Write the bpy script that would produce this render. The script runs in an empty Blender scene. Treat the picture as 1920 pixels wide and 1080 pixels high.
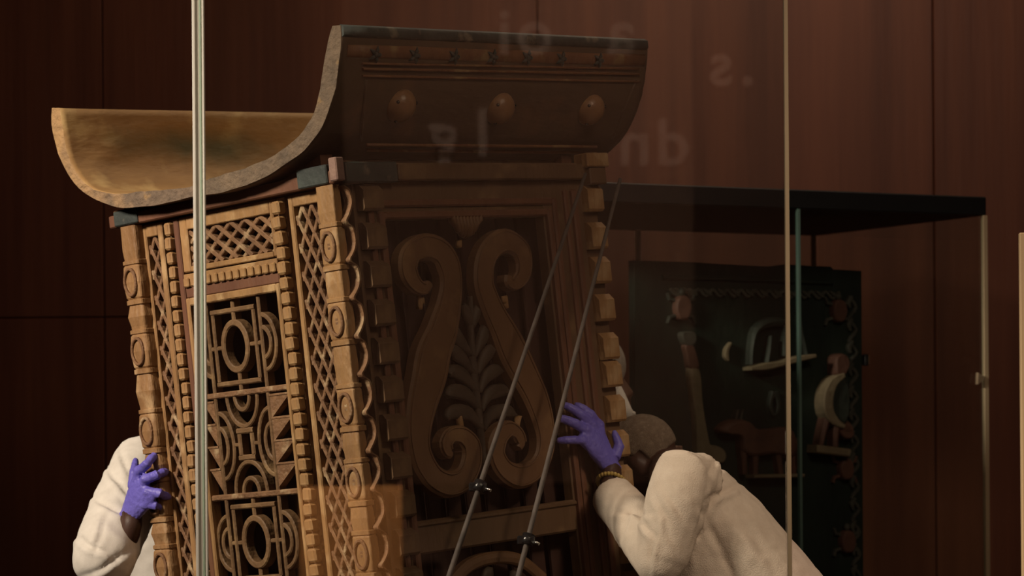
import bpy, bmesh, math, random
from math import sin, cos, pi, radians, sqrt, atan2
from mathutils import Vector, Matrix, noise
random.seed(7)
S = bpy.context.scene
COL = S.collection
# ------------------------------------------------------------------ camera, world, lights, exposure
F = 4900.0                       # focal length in pixels of the 1920x1080 photograph
SH = 250 / F
ROLL = radians(-0.45)
CAM = Vector((0, 0, 1.45))
CR = Matrix.Rotation(pi / 2, 3, 'X') @ Matrix.Rotation(ROLL, 3, 'Z')
cd = bpy.data.cameras.new('camera'); co = bpy.data.objects.new('camera', cd); COL.objects.link(co)
cd.sensor_width = 36; cd.lens = F / 1920 * 36; cd.shift_y = SH * F / 1920
cd.dof.use_dof = True; cd.dof.focus_distance = 6.4; cd.dof.aperture_fstop = 4.5
co.matrix_world = Matrix.Translation(CAM) @ CR.to_4x4()
S.camera = co
w = bpy.data.worlds.new('world'); S.world = w; w.use_nodes = True
w.node_tree.nodes['Background'].inputs[0].default_value = (0.9, 0.62, 0.45, 1)
w.node_tree.nodes['Background'].inputs[1].default_value = 0.02
S.view_settings.view_transform = 'Standard'; S.view_settings.look = 'None'
S.cycles.transparent_max_bounces = 32
S.view_settings.exposure = 0.0; S.view_settings.gamma = 1.0; S.view_settings.use_curve_mapping = False

def lamp(name, kind, loc, target, energy, color, size=0.3, spot=None, blend=0.4):
    l = bpy.data.lights.new(name, kind); o = bpy.data.objects.new(name, l); COL.objects.link(o)
    l.energy = energy; l.color = color
    o.location = loc
    o.rotation_euler = (Vector(target) - Vector(loc)).to_track_quat('-Z', 'Y').to_euler()
    if kind == 'AREA': l.size = size
    else: l.shadow_soft_size = size
    if spot: l.spot_size = radians(spot); l.spot_blend = blend
    return o
lamp('key_spot', 'SPOT', (-4.3, 3.75, 4.2), (-0.62, 6.7, 1.75), 1800, (1.0, 0.83, 0.65), 0.5, 32, 1.0)
lamp('front_area', 'AREA', (2.0, 3.6, 4.3), (0.5, 6.7, 1.3), 34, (1.0, 0.72, 0.52), 1.0)
lamp('ceiling_fill_area', 'AREA', (0.2, 0.8, 4.5), (0.2, 4.5, 1.2), 20, (1.0, 0.78, 0.62), 3.0)  # unseen soft lamp added for a weak frontal fill
lamp('handler_fill_spot', 'SPOT', (2.6, 3.0, 4.3), (0.64, 6.65, 1.12), 330, (1.0, 0.76, 0.56), 0.3, 17, 0.7)  # unseen narrow spot added to brighten the right handler's coat
lamp('wall_wash', 'AREA', (0.8, 8.6, 4.5), (0.7, 9.9, 2.4), 42, (1.0, 0.74, 0.54), 1.4)
lamp('rear_fill_spot', 'SPOT', (0.0, 0.9, 4.2), (0.1, -2.5, 2.3), 420, (1.0, 0.74, 0.56), 0.3, 75, 0.9)  # unseen spot added so the rear wall shows mirrored in the pane
lamp('board_fill_spot', 'SPOT', (-1.2, -0.4, 2.6), (-0.78, -2.0, 0.7), 560, (1.0, 0.8, 0.6), 0.05, 26, 0.5)  # unseen spot added to brighten the mirrored orange board

# ------------------------------------------------------------------ pixel rays (to measure the photograph) and placement
def ray(px, py): return CR @ Vector(((px - 960) / F, (540 - py) / F + SH, -1))
def P(px, py, Y):
    d = ray(px, py); return CAM + d * (Y / d.y)
class Frame:
    """a thing's own frame: local axes + origin; hit(px,py,axis,off) = local point on the plane axis=off"""
    def __init__(s, origin, rot): s.o = Vector(origin); s.r = rot; s.rt = rot.transposed()
    def hit(s, px, py, axis, off):
        o = s.rt @ (CAM - s.o); d = s.rt @ ray(px, py)
        return o + d * ((off - o[axis]) / d[axis])
    def world(s, p): return s.o + s.r @ Vector(p)
    def local(s, p): return s.rt @ (Vector(p) - s.o)
HB = 1.65
SR = Matrix.Rotation(radians(-5.6), 3, 'Y') @ Matrix.Rotation(radians(47), 3, 'Z')
SF = Frame(P(640, 345, 6.3) - SR @ Vector((0, 0, HB)), SR)
def L(px, py, h=0.0):
    q = SF.hit(px, py, 0, -h); return (q.y, q.z)
def R(px, py, h=0.0):
    q = SF.hit(px, py, 1, -h); return (q.x, q.z)
mapL = lambda a, b, h: Vector((-h, a, b))
mapR = lambda a, b, h: Vector((a, -h, b))

# ------------------------------------------------------------------ materials
def mat(name, c1, c2=None, rough=0.6, scale=6.0, stretch=(1, 1, 1), bump=0.15, bscale=None, detail=6, wear=None, spec=0.35, metal=0.0, coat=0.0, wearpos=(0.55, 0.7)):
    m = bpy.data.materials.new(name); m.use_nodes = True
    nt = m.node_tree; N = nt.nodes; K = nt.links
    b = N['Principled BSDF']; b.inputs['Roughness'].default_value = rough
    b.inputs['Specular IOR Level'].default_value = spec; b.inputs['Metallic'].default_value = metal
    b.inputs['Coat Weight'].default_value = coat
    tc = N.new('ShaderNodeTexCoord'); mp = N.new('ShaderNodeMapping')
    mp.inputs['Scale'].default_value = stretch
    K.new(tc.outputs['Object'], mp.inputs[0])
    nz = N.new('ShaderNodeTexNoise'); nz.inputs['Scale'].default_value = scale; nz.inputs['Detail'].default_value = detail
    nz.inputs['Roughness'].default_value = 0.65
    K.new(mp.outputs[0], nz.inputs['Vector'])
    c2 = c2 or c1
    rp = N.new('ShaderNodeValToRGB')
    rp.color_ramp.elements[0].color = (*c2, 1); rp.color_ramp.elements[1].color = (*c1, 1)
    rp.color_ramp.elements[0].position = 0.32; rp.color_ramp.elements[1].position = 0.66
    K.new(nz.outputs['Fac'], rp.inputs[0]); out = rp.outputs[0]
    if wear:
        n2 = N.new('ShaderNodeTexNoise'); n2.inputs['Scale'].default_value = scale * 1.7; n2.inputs['Detail'].default_value = 8
        K.new(tc.outputs['Object'], n2.inputs['Vector'])
        r2 = N.new('ShaderNodeValToRGB'); r2.color_ramp.elements[0].position = wearpos[0]; r2.color_ramp.elements[1].position = wearpos[1]
        K.new(n2.outputs['Fac'], r2.inputs[0])
        mx = N.new('ShaderNodeMix'); mx.data_type = 'RGBA'
        K.new(r2.outputs[0], mx.inputs[0]); K.new(out, mx.inputs[6]); mx.inputs[7].default_value = (*wear, 1)
        out = mx.outputs[2]
    K.new(out, b.inputs['Base Color'])
    if bump:
        n3 = N.new('ShaderNodeTexNoise'); n3.inputs['Scale'].default_value = bscale or scale * 8; n3.inputs['Detail'].default_value = 5
        K.new(mp.outputs[0], n3.inputs['Vector'])
        bm_ = N.new('ShaderNodeBump'); bm_.inputs['Strength'].default_value = bump; bm_.inputs['Distance'].default_value = 0.01
        K.new(n3.outputs['Fac'], bm_.inputs['Height']); K.new(bm_.outputs[0], b.inputs['Normal'])
    return m
def glass(name, tint, ior=1.5):
    m = bpy.data.materials.new(name); m.use_nodes = True
    nt = m.node_tree; N = nt.nodes; K = nt.links; N.remove(N['Principled BSDF'])
    t = N.new('ShaderNodeBsdfTransparent'); t.inputs[0].default_value = (*tint, 1)
    g = N.new('ShaderNodeBsdfGlossy'); g.inputs['Roughness'].default_value = 0.015
    fr = N.new('ShaderNodeFresnel'); ge = N.new('ShaderNodeNewGeometry'); ma = N.new('ShaderNodeMath'); ma.operation = 'MULTIPLY_ADD'
    K.new(ge.outputs['Backfacing'], ma.inputs[0]); ma.inputs[1].default_value = 1 / ior - ior; ma.inputs[2].default_value = ior   # thin sheet: no total reflection on the way out
    K.new(ma.outputs[0], fr.inputs[0])
    mx = N.new('ShaderNodeMixShader'); K.new(fr.outputs[0], mx.inputs[0]); K.new(t.outputs[0], mx.inputs[1]); K.new(g.outputs[0], mx.inputs[2])
    K.new(mx.outputs[0], N['Material Output'].inputs[0]); return m
M = {}
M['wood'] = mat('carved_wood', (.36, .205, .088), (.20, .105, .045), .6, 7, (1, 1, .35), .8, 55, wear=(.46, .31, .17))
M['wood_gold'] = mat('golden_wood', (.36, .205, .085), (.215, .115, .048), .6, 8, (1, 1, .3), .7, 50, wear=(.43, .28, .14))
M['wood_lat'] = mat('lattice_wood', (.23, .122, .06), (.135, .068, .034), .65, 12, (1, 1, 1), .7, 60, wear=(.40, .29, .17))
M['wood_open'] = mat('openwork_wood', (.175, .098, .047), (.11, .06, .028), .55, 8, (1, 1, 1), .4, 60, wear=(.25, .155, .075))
M['wood_dark'] = mat('dark_brown_wood', (.135, .077, .041), (.09, .05, .027), .55, 5, (1, 1, .3), .3, 50, wear=(.2, .12, .06))  # darker brown than the wood of the left face
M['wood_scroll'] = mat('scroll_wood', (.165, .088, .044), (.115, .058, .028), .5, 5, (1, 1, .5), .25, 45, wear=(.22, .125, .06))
M['wood_red'] = mat('red_stained_wood', (.165, .074, .042), (.11, .046, .028), .55, 6, (1, 1, .3), .25, 60)
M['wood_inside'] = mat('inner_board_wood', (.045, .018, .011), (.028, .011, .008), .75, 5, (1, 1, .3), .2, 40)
M['leaf'] = mat('leaf_wood', (.075, .052, .034), (.045, .032, .022), .6, 9, (1, 1, 1), .25, 60)
M['teal'] = mat('worn_teal_paint', (.055, .068, .062), (.03, .036, .036), .6, 7, (1, 1, 1), .25, 60, wear=(.24, .2, .15), wearpos=(.6, .72))
M['roof_out'] = mat('roof_outer_wood', (.115, .072, .042), (.075, .046, .03), .55, 4, (.3, 1, 1), .25, 50, wear=(.15, .075, .04))
M['roof_band'] = mat('roof_band_wood', (.21, .095, .042), (.13, .055, .03), .55, 9, (1, 1, 1), .3, 60, wear=(.26, .17, .08))
M['roof_end'] = mat('weathered_end_grain', (.185, .130, .088), (.105, .078, .058), .85, 14, (1, 1, 1), .9, 60, wear=(.34, .21, .09), wearpos=(.62, .78))
_m = M['roof_end']; _nt = _m.node_tree; _b = _nt.nodes['Principled BSDF']; _src = _b.inputs['Base Color'].links[0].from_socket
_tc = _nt.nodes.new('ShaderNodeTexCoord'); _sp = _nt.nodes.new('ShaderNodeSeparateXYZ'); _nt.links.new(_tc.outputs['Object'], _sp.inputs[0])
_nz = _nt.nodes.new('ShaderNodeTexNoise'); _nz.inputs['Scale'].default_value = 14; _nt.links.new(_tc.outputs['Object'], _nz.inputs['Vector'])
_ad = _nt.nodes.new('ShaderNodeMath'); _ad.operation = 'MULTIPLY_ADD'; _nt.links.new(_nz.outputs['Fac'], _ad.inputs[0]); _ad.inputs[1].default_value = .5; _nt.links.new(_sp.outputs['Y'], _ad.inputs[2])
_mr = _nt.nodes.new('ShaderNodeMapRange'); _mr.inputs['From Min'].default_value = .98; _mr.inputs['From Max'].default_value = 1.28; _nt.links.new(_ad.outputs[0], _mr.inputs['Value'])
_mx = _nt.nodes.new('ShaderNodeMix'); _mx.data_type = 'RGBA'; _nt.links.new(_mr.outputs[0], _mx.inputs[0]); _nt.links.new(_src, _mx.inputs[6]); _mx.inputs[7].default_value = (.44, .27, .125, 1)
_nt.links.new(_mx.outputs[2], _b.inputs['Base Color'])
M['boss'] = mat('boss_wood', (.33, .18, .09), (.20, .10, .05), .34, 8, (1, 1, 1), .2, 60, wear=(.40, .25, .12))
M['pink'] = mat('faded_pink_paint', (.30, .19, .15), (.2, .12, .1), .7, 20, (1, 1, 1), .2)
M['coat'] = mat('white_cotton', (.78, .74, .68), (.70, .66, .60), .9, 30, (1, 1, 1), .18, 500, spec=.1)
M['coat_warm_lit'] = mat('warm_lit_cotton', (.66, .56, .47), (.58, .48, .395), .9, 24, (1, 1, 1), .3, 320, spec=.1)  # the white cotton again, with warmer, dimmer light put into its colour
M['skin'] = mat('dark_skin', (.058, .026, .017), (.042, .019, .013), .5, 12, (1, 1, 1), .1, 300)
M['skin_pale'] = mat('tan_skin', (.16, .09, .06), (.12, .065, .045), .5, 12, (1, 1, 1), .1, 300)
M['hair'] = mat('cropped_grey_hair', (.21, .155, .11), (.14, .10, .07), .8, 60, (1, 1, 1), .6, 500, wear=(.25, .19, .14))
M['hair_grey'] = mat('silver_hair', (.52, .47, .40), (.32, .28, .23), .7, 40, (1, 1, .2), .6, 300)
M['glove'] = mat('violet_glove', (.155, .135, .56), (.125, .105, .47), .42, 20, (1, 1, 1), .25, 140, spec=.4)
M['trouser'] = mat('dark_trousers', (.03, .03, .035), None, .85, 20)
M['shoe'] = mat('black_shoe_leather', (.012, .012, .012), None, .4, 20)
M['eye'] = mat('eye_white', (.6, .58, .54), None, .25, 20, bump=0)
M['lip'] = mat('lip_skin', (.09, .03, .025), None, .45, 20, bump=0)
M['beads'] = mat('yellow_beads', (.50, .36, .10), (.3, .2, .05), .4, 40, bump=0)
M['mask'] = mat('white_strap', (.82, .8, .74), None, .6, 20, bump=0)
M['rod'] = mat('reflected_streak_grey', (.105, .084, .074), (.05, .04, .035), .75, 14, (1, 1, 1), .3, 40)  # grey toned down to look like a faint reflected streak
M['clamp'] = mat('black_clamp', (.012, .011, .012), None, .25, 20, spec=.6)
M['steel'] = mat('bright_steel', (.75, .72, .68), None, .25, 20, metal=1.0)
M['black'] = mat('matt_black_metal', (.006, .006, .0065), (.004, .004, .0045), .6, 10, bump=.05)
M['mahogany'] = mat('mahogany_panel', (.128, .043, .022), (.072, .022, .012), .42, 3.0, (2.6, 1, .12), .08, 20, spec=.3)
M['mahogany_low'] = mat('mahogany_deep', (.055, .015, .010), (.035, .009, .007), .42, 3.0, (2.6, 1, .12), .08, 20, spec=.3)
M['edge_pale'] = mat('ground_glass_edge', (.90, .88, .80), (.84, .82, .74), .5, 4, (1, 1, .3), .05, spec=.5)  # light conducted through the glass is put into these pale edge colours
M['edge_grey'] = mat('grey_glass_edge', (.72, .70, .60), (.62, .60, .52), .4, 4, (1, 1, .3), .05, spec=.5)
M['edge_green'] = mat('green_glass_edge', (.46, .60, .46), (.4, .52, .4), .35, 4, (1, 1, .3), .05, spec=.5)
M['edge_tan'] = mat('tan_glass_edge', (.52, .42, .27), (.44, .35, .22), .5, 4, (1, 1, .3), .05, spec=.5)
M['edge_teal'] = mat('teal_glass_edge', (.12, .20, .17), (.08, .14, .12), .35, 4, (1, 1, .3), .05, spec=.5)
M['glass'] = glass('clear_glass', (.97, .985, .97))
M['case_glass'] = glass('case_glass', (.95, .97, .96))
M['door_green'] = mat('dark_green_paint', (.019, .034, .025), (.009, .016, .013), .6, 7, (1, 1, .4), .3, 40)
M['fig_red'] = mat('red_brown_paint', (.17, .08, .056), (.10, .048, .036), .6, 9, (1, 1, 1), .3, 50)
M['fig_cream'] = mat('cream_paint', (.30, .235, .15), (.2, .15, .095), .65, 12, (1, 1, 1), .3, 50)
M['fig_dark'] = mat('grey_green_paint', (.05, .06, .05), (.03, .036, .03), .6, 12, (1, 1, 1), .3, 50)
M['fig_grey'] = mat('chalky_grey_paint', (.10, .098, .08), (.045, .046, .038), .7, 14, (1, 1, 1), .3, 50)
M['floor'] = mat('dark_oak_floor', (.10, .055, .032), (.06, .032, .02), .45, 3, (1, .1, 1), .05)
M['ceiling'] = mat('ceiling_plaster', (.05, .04, .035), None, .9, 3, bump=.02)
M['side_wall'] = mat('brown_wall', (.07, .03, .02), (.05, .02, .014), .6, 3, bump=.02)
M['rear_wall'] = mat('rear_wall_paint', (.10, .05, .035), (.085, .042, .03), .8, 3, bump=.02)
M['rear_panel'] = mat('rear_panel_paint', (.31, .185, .135), (.27, .155, .11), .8, 3, bump=.02)
M['letter'] = mat('white_letters', (.70, .52, .45), None, .7, 3, bump=0)
M['crate'] = mat('orange_brown_board', (.72, .32, .11), (.6, .26, .09), .7, 3, bump=.05)
M['stand'] = mat('pale_board', (.85, .62, .36), None, .5, 3, bump=.02)
M['plinth'] = mat('grey_plinth_paint', (.10, .085, .075), None, .7, 3, bump=.03)

# ------------------------------------------------------------------ object helpers
def tag(o, label=None, cat=None, group=None, kind=None):
    if label: o['label'] = label
    if cat: o['category'] = cat
    if group: o['group'] = group
    if kind: o['kind'] = kind
    return o
def empty(name, loc=(0, 0, 0), rot=None):
    o = bpy.data.objects.new(name, None); COL.objects.link(o); o.empty_display_size = .1
    m = Matrix.Translation(loc)
    if rot is not None: m = m @ rot.to_4x4()
    o.matrix_world = m
    return o
def add(name, mesh, parent=None, loc=None, label=None, kind=None):
    o = bpy.data.objects.new(name, mesh); COL.objects.link(o)
    if parent is not None:
        o.parent = parent
        if parent.name.startswith('person'): mesh.transform(Matrix.Translation(-parent.location))   # built where it stands
    if loc is not None: o.location = loc
    if label: o['label'] = label
    if kind: o['kind'] = kind
    return o
class MB:
    def __init__(s): s.b = bmesh.new(); s.mi = 0
    def face(s, vs):
        try:
            f = s.b.faces.new(vs); f.material_index = s.mi; f.smooth = False; return f
        except ValueError: return None
    def box(s, lo, hi, bev=0.0, xf=None):
        lo, hi = Vector(lo), Vector(hi)
        b = min(bev, .45 * min(abs(hi[i] - lo[i]) for i in range(3)))
        t = bmesh.new(); bmesh.ops.create_cube(t, size=1.0)
        for v in t.verts: v.co = Vector([(lo[i] + hi[i]) / 2 + v.co[i] * (hi[i] - lo[i]) for i in range(3)])
        if b > 0: bmesh.ops.bevel(t, geom=list(t.edges), offset=b, segments=1, affect='EDGES', profile=.5)
        s._merge(t, xf)
    def _merge(s, t, xf=None, smooth=False):
        mp = {}
        for v in t.verts: mp[v] = s.b.verts.new(xf @ v.co if xf is not None else v.co)
        for f in t.faces:
            g = s.face([mp[v] for v in f.verts])
            if g: g.smooth = smooth
        t.free()
    def prism(s, poly, mp, h0, h1, smooth=False):
        """poly [(a,b)] extruded from h0 (back) to h1 (front) through mapping mp"""
        A = [s.b.verts.new(mp(a, b, h1)) for a, b in poly]; B = [s.b.verts.new(mp(a, b, h0)) for a, b in poly]
        s.face(A); s.face(B[::-1]); n = len(poly)
        for i in range(n):
            f = s.face([A[i], B[i], B[(i + 1) % n], A[(i + 1) % n]])
            if f: f.smooth = smooth
    def loft(s, rings, closed=False, caps=True, smooth=True):
        V = [[s.b.verts.new(p) for p in r] for r in rings]; n = len(V[0]); m = len(V)
        for i in range(m if closed else m - 1):
            a, b = V[i], V[(i + 1) % m]
            for j in range(n):
                f = s.face([a[j], a[(j + 1) % n], b[(j + 1) % n], b[j]])
                if f: f.smooth = smooth
        if caps and not closed: s.face(V[0][::-1]); s.face(V[-1])
    def ribbon(s, path, mp, h0, h1, bev=.004, closed=False, smooth=False, crown=0.0):
        """band along path [(a,b,halfwidth)] in the plane, from depth h0 to front h1"""
        n = len(path); rings = []
        for i in range(n):
            a, b, r = path[i]
            p = path[(i - 1) % n] if (closed or i > 0) else path[i]
            q = path[(i + 1) % n] if (closed or i < n - 1) else path[i]
            d = Vector((q[0] - p[0], q[1] - p[1]))
            d = d.normalized() if d.length > 1e-9 else Vector((1, 0))
            nx, nb = -d.y, d.x
            bv = min(bev, r * .45)
            prof = [(-r, h0), (-r, h1 - bv), (-r + bv, h1), (0, h1 + crown), (r - bv, h1), (r, h1 - bv), (r, h0)]
            rings.append([mp(a + nx * t, b + nb * t, h) for t, h in prof])
        s.loft(rings, closed, True, smooth)
    def tube(s, pts, seg=10, smooth=True, up=(0, 0, 1), caps=True):
        """pts [(Vector, ra, rb)]: ra across (perp. to 'up'), rb along 'up'"""
        rings = []; n = len(pts); upv = Vector(up)
        for i in range(n):
            p, ra, rb = pts[i]; p = Vector(p)
            d = Vector(pts[min(i + 1, n - 1)][0]) - Vector(pts[max(i - 1, 0)][0])
            d.normalize()
            u = upv - d * upv.dot(d)
            if u.length < 1e-4: u = Vector((1, 0, 0)) - d * d.x
            u.normalize(); v = d.cross(u)
            rings.append([p + v * (ra * cos(2 * pi * k / seg)) + u * (rb * sin(2 * pi * k / seg)) for k in range(seg)])
        s.loft(rings, False, caps, smooth)
    def ball(s, c, r, seg=12, xf=None, smooth=True):
        t = bmesh.new(); bmesh.ops.create_uvsphere(t, u_segments=seg, v_segments=max(6, seg * 2 // 3), radius=1)
        rr = r if hasattr(r, '__len__') else (r, r, r)
        for v in t.verts:
            q = Vector((v.co.x * rr[0], v.co.y * rr[1], v.co.z * rr[2]))
            if xf is not None: q = xf @ q
            v.co = q + Vector(c)
        s._merge(t, None, smooth)
    def mesh(s, name, *mats, recalc=True):
        if recalc: bmesh.ops.recalc_face_normals(s.b, faces=list(s.b.faces))
        me = bpy.data.meshes.new(name); s.b.to_mesh(me); s.b.free()
        for m in mats: me.materials.append(m)
        return me
    def build(s, name, mats, parent=None, loc=None, label=None, kind=None):
        if not isinstance(mats, (list, tuple)): mats = [mats]
        return add(name, s.mesh(name, *mats), parent, loc, label, kind)
def smooth_path(pts, k=4, closed=False):
    """Catmull-Rom through tuples"""
    out = []; n = len(pts)
    rng = range(n if closed else n - 1)
    g = (lambda i: pts[i % n]) if closed else (lambda i: pts[max(0, min(n - 1, i))])
    for i in rng:
        p0, p1, p2, p3 = g(i - 1), g(i), g(i + 1), g(i + 2)
        for j in range(k):
            t = j / k
            out.append(tuple(.5 * (2 * b + (c - a) * t + (2 * a - 5 * b + 4 * c - d) * t * t + (-a + 3 * b - 3 * c + d) * t ** 3) for a, b, c, d in zip(p0, p1, p2, p3)))
    if not closed: out.append(tuple(pts[-1]))
    return out
def resample(pts, n):
    d = [0]
    for a, b in zip(pts, pts[1:]): d.append(d[-1] + sqrt(sum((x - y) ** 2 for x, y in zip(a, b))))
    out = []; k = 0
    for i in range(n):
        t = d[-1] * i / (n - 1)
        while k < len(d) - 2 and d[k + 1] < t: k += 1
        f = (t - d[k]) / max(1e-9, d[k + 1] - d[k])
        out.append(tuple(x + (y - x) * f for x, y in zip(pts[k], pts[k + 1])))
    return out
def remeshed(mb, name, voxel, it, mats, disp=None, factor=.5):
    me = mb.mesh('tmp', *mats)
    o = bpy.data.objects.new('tmp', me); COL.objects.link(o)
    r = o.modifiers.new('r', 'REMESH'); r.mode = 'VOXEL'; r.voxel_size = voxel; r.use_smooth_shade = True
    if it:
        sm = o.modifiers.new('s', 'SMOOTH'); sm.iterations = it; sm.factor = factor
    dg = bpy.context.evaluated_depsgraph_get(); dg.update()
    out = bpy.data.meshes.new_from_object(o.evaluated_get(dg)); out.name = name
    bpy.data.objects.remove(o); bpy.data.meshes.remove(me)
    if not out.materials:
        for m in mats: out.materials.append(m)
    if disp:
        ns = [v.normal.copy() for v in out.vertices]
        for v, nrm in zip(out.vertices, ns): v.co = v.co + nrm * disp(v.co, nrm)
    for p in out.polygons: p.use_smooth = True
    return out

# ------------------------------------------------------------------ the room
def slab(name, lo, hi, m, kind='structure', parent=None):
    b = MB(); b.box(lo, hi); o = b.build(name, m, parent); 
    if kind: o['kind'] = kind
    return o
RX0, RX1, RY0, RY1, RZ = -6.0, 5.0, -2.5, 9.9, 4.6
slab('floor', (RX0, RY0, -.1), (RX1, RY1, 0), M['floor'])
slab('ceiling', (RX0, RY0, RZ), (RX1, RY1, RZ + .1), M['ceiling'])
slab('wall_left', (RX0 - .1, RY0, 0), (RX0, RY1, RZ), M['side_wall'])
slab('wall_right', (RX1, RY0, 0), (RX1 + .1, RY1, RZ), M['side_wall'])
wb = slab('wall_back', (RX0, RY1 + .02, 0), (RX1, RY1 + .12, RZ), M['mahogany_low'])
seams = [RX0] + [P(px, 500, RY1).x for px in (-1050, -425, 195, 1011, 1752)] + [RX1]
zrow = P(200, 595, RY1).z
for i in range(len(seams) - 1):
    for z0, z1 in (((0, zrow), (zrow, RZ)) if i < 4 else ((0, RZ),)):
        b = MB(); b.box((seams[i] + .002, RY1 - .005, z0 + .002), (seams[i + 1] - .002, RY1 + .02, z1 - .002), .003)
        b.build('panel', M['mahogany'] , wb)
wr = slab('wall_rear', (RX0, RY0 - .1, 0), (RX1, RY0, RZ), M['rear_wall'])
GY = 5.75                                            # the vitrine's front pane
VD = 2 * GY - RY0                                   # how far away the rear wall appears, mirrored in the pane
def V(px, py, d=0):                                 # rear-wall place whose mirror image falls on that pixel
    q = P(px, py, VD - d); return Vector((q.x, RY0 + d, q.z))
a, c = V(640, -120), V(1305, 905)
b = MB(); b.box((a.x, RY0, c.z), (c.x, RY0 + .012, a.z), .003); b.build('panel', M['rear_panel'], wr)
# big lettering on the rear wall, seen only as a faint mirror image in the pane
def letters(txt, px, py, hpx):
    for ch, x in zip(txt, px):
        cu = bpy.data.curves.new('letter', 'FONT'); cu.body = ch; cu.align_x = 'CENTER'
        cu.size = hpx / F * VD * 1.35; cu.extrude = .006; cu.offset = .006
        to = bpy.data.objects.new('tmp', cu); COL.objects.link(to)
        dg = bpy.context.evaluated_depsgraph_get(); dg.update()
        me = bpy.data.meshes.new_from_object(to.evaluated_get(dg)); bpy.data.objects.remove(to)
        q = V(x, py, .02)
        rot = Matrix.Rotation(pi, 4, 'Z') @ Matrix.Rotation(pi / 2, 4, 'X')
        me.transform(Matrix.Translation(q) @ rot); me.materials.clear(); me.materials.append(M['letter'])
        add('letter', me, wr)
letters('.s', (1402, 1352), 158, 88)
letters('aoi', (1164, 1003, 946), 100, 92)
letters('dn', (1262, 1190), 308, 92)
letters('lg', (905, 832), 290, 92)
# a lit orange-brown board standing by the rear wall, mirrored at the pane's lower left
q0, q1 = P(560, 912, VD - .5), P(757, 1300, VD - .5)
b = MB(); b.box((q0.x, RY0 + .46, 0), (q1.x, RY0 + .5, q0.z), .004)
tag(b.build('display_board', M['crate']), 'orange-brown board standing behind the viewer, mirrored at the lower left of the pane', 'board')

# ------------------------------------------------------------------ the big carved shrine
shrine = empty('carved_shrine', SF.o, SR)
tag(shrine, 'tall carved wooden shrine with upturned boat-shaped roof, tilted to the left between two handlers', 'shrine')
W, D = 0.93, 0.865        # right face width (local x), left face width (local y)
def part(b, name, m, label=None, kind=None, parent=None, loc=None):
    return b.build(name, M[m] if isinstance(m, str) else [M[x] for x in m], parent or shrine, loc, label, kind)
def bx(name, m, lo, hi, bev=.003, label=None, parent=None):
    b = MB(); b.box(lo, hi, bev); return part(b, name, m, label, None, parent)

# -- roof: a bowed board, profile traced in the plane of its near end
XN = -.07
outer_px = [(97, 203), (97, 235), (110, 290), (140, 345), (175, 372), (209, 387), (240, 389), (285, 385), (363, 369), (426, 359), (489, 337), (552, 296), (590, 259), (608, 227), (625, 179), (632, 142), (639, 83), (638, 48)]
inner_px = [(112, 203), (121, 262), (137, 315), (165, 350), (193, 360), (215, 362), (250, 360), (332, 353), (363, 347), (387, 337), (458, 315), (536, 278), (576, 234), (593, 198), (604, 142), (612, 87), (623, 48)]
NP = 72
OUT = resample(smooth_path([L(x, y, -XN) for x, y in outer_px], 6), NP)
INN = resample(smooth_path([L(x, y, -XN) for x, y in inner_px], 6), NP)
XF = R(1213, 75, -OUT[-1][0])[0]
def roof_hit(px, py):
    """where the pixel's ray meets the right flap's outer face: local point and outward normal"""
    o = SF.rt @ (CAM - SF.o); d = SF.rt @ ray(px, py); best = None
    for i in range(NP // 2, NP - 1):
        (y0, z0), (y1, z1) = OUT[i], OUT[i + 1]
        ey, ez = y1 - y0, z1 - z0
        den = d.y * ez - d.z * ey
        if abs(den) < 1e-9: continue
        t = ((y0 - o.y) * ez - (z0 - o.z) * ey) / den
        s_ = ((o.y + d.y * t - y0) * ey + (o.z + d.z * t - z0) * ez) / (ey * ey + ez * ez)
        if -1e-3 <= s_ <= 1.001 and (best is None or t < best[0]):
            n = Vector((0, -ez, ey)).normalized()
            if n.y > 0: n = -n
            best = (t, o + d * t, n)
    return best[1], best[2]
b = MB(); NX = 56
xs = [XN + (XF - XN) * i / NX for i in range(NX + 1)]
def dish(x, i):
    t = i / (NP - 1); u = (x - XN) / (XF - XN)
    r = ((t - .16) / .13) ** 2 + ((u - .47) / .40) ** 2
    return .014 * max(0, 1 - r) ** .5 + .0025 * noise.noise(Vector((x * 6, t * 14, 2)))
vo, vi = [], []
for k, x in enumerate(xs):
    endw = .0035 if k in (0, NX) else .0012
    vo.append([b.b.verts.new((x + (noise.noise(Vector((i * .9, 3, k))) * .002 if k in (0, NX) else 0), y + noise.noise(Vector((x * 9, i * .3, 0))) * .002, z + noise.noise(Vector((x * 9, i * .3, 5))) * endw)) for i, (y, z) in enumerate(OUT)])
    row = []
    for i, (y, z) in enumerate(INN):
        (oy, oz) = OUT[i]; dv = Vector((oy - y, oz - z)).normalized() * dish(x, i)
        row.append(b.b.verts.new((x + (noise.noise(Vector((i * .8, 9, k))) * .004 if k in (0, NX) else 0), y + dv.x, z + dv.y + noise.noise(Vector((x * 9, i * .5, 8))) * endw)))
    vi.append(row)
for k in range(NX):
    for i in range(NP - 1):
        b.mi = 0; f = b.face([vo[k][i], vo[k + 1][i], vo[k + 1][i + 1], vo[k][i + 1]]); f.smooth = True
        b.mi = 1; f = b.face([vi[k][i], vi[k][i + 1], vi[k + 1][i + 1], vi[k + 1][i]]); f.smooth = True
    b.mi = 2
    for i in (0, NP - 1): b.face([vo[k][i], vi[k][i], vi[k + 1][i], vo[k + 1][i]])
b.mi = 2
for k in (0, NX):
    for i in range(NP - 1): b.face([vo[k][i], vo[k][i + 1], vi[k][i + 1], vi[k][i]])
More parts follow.
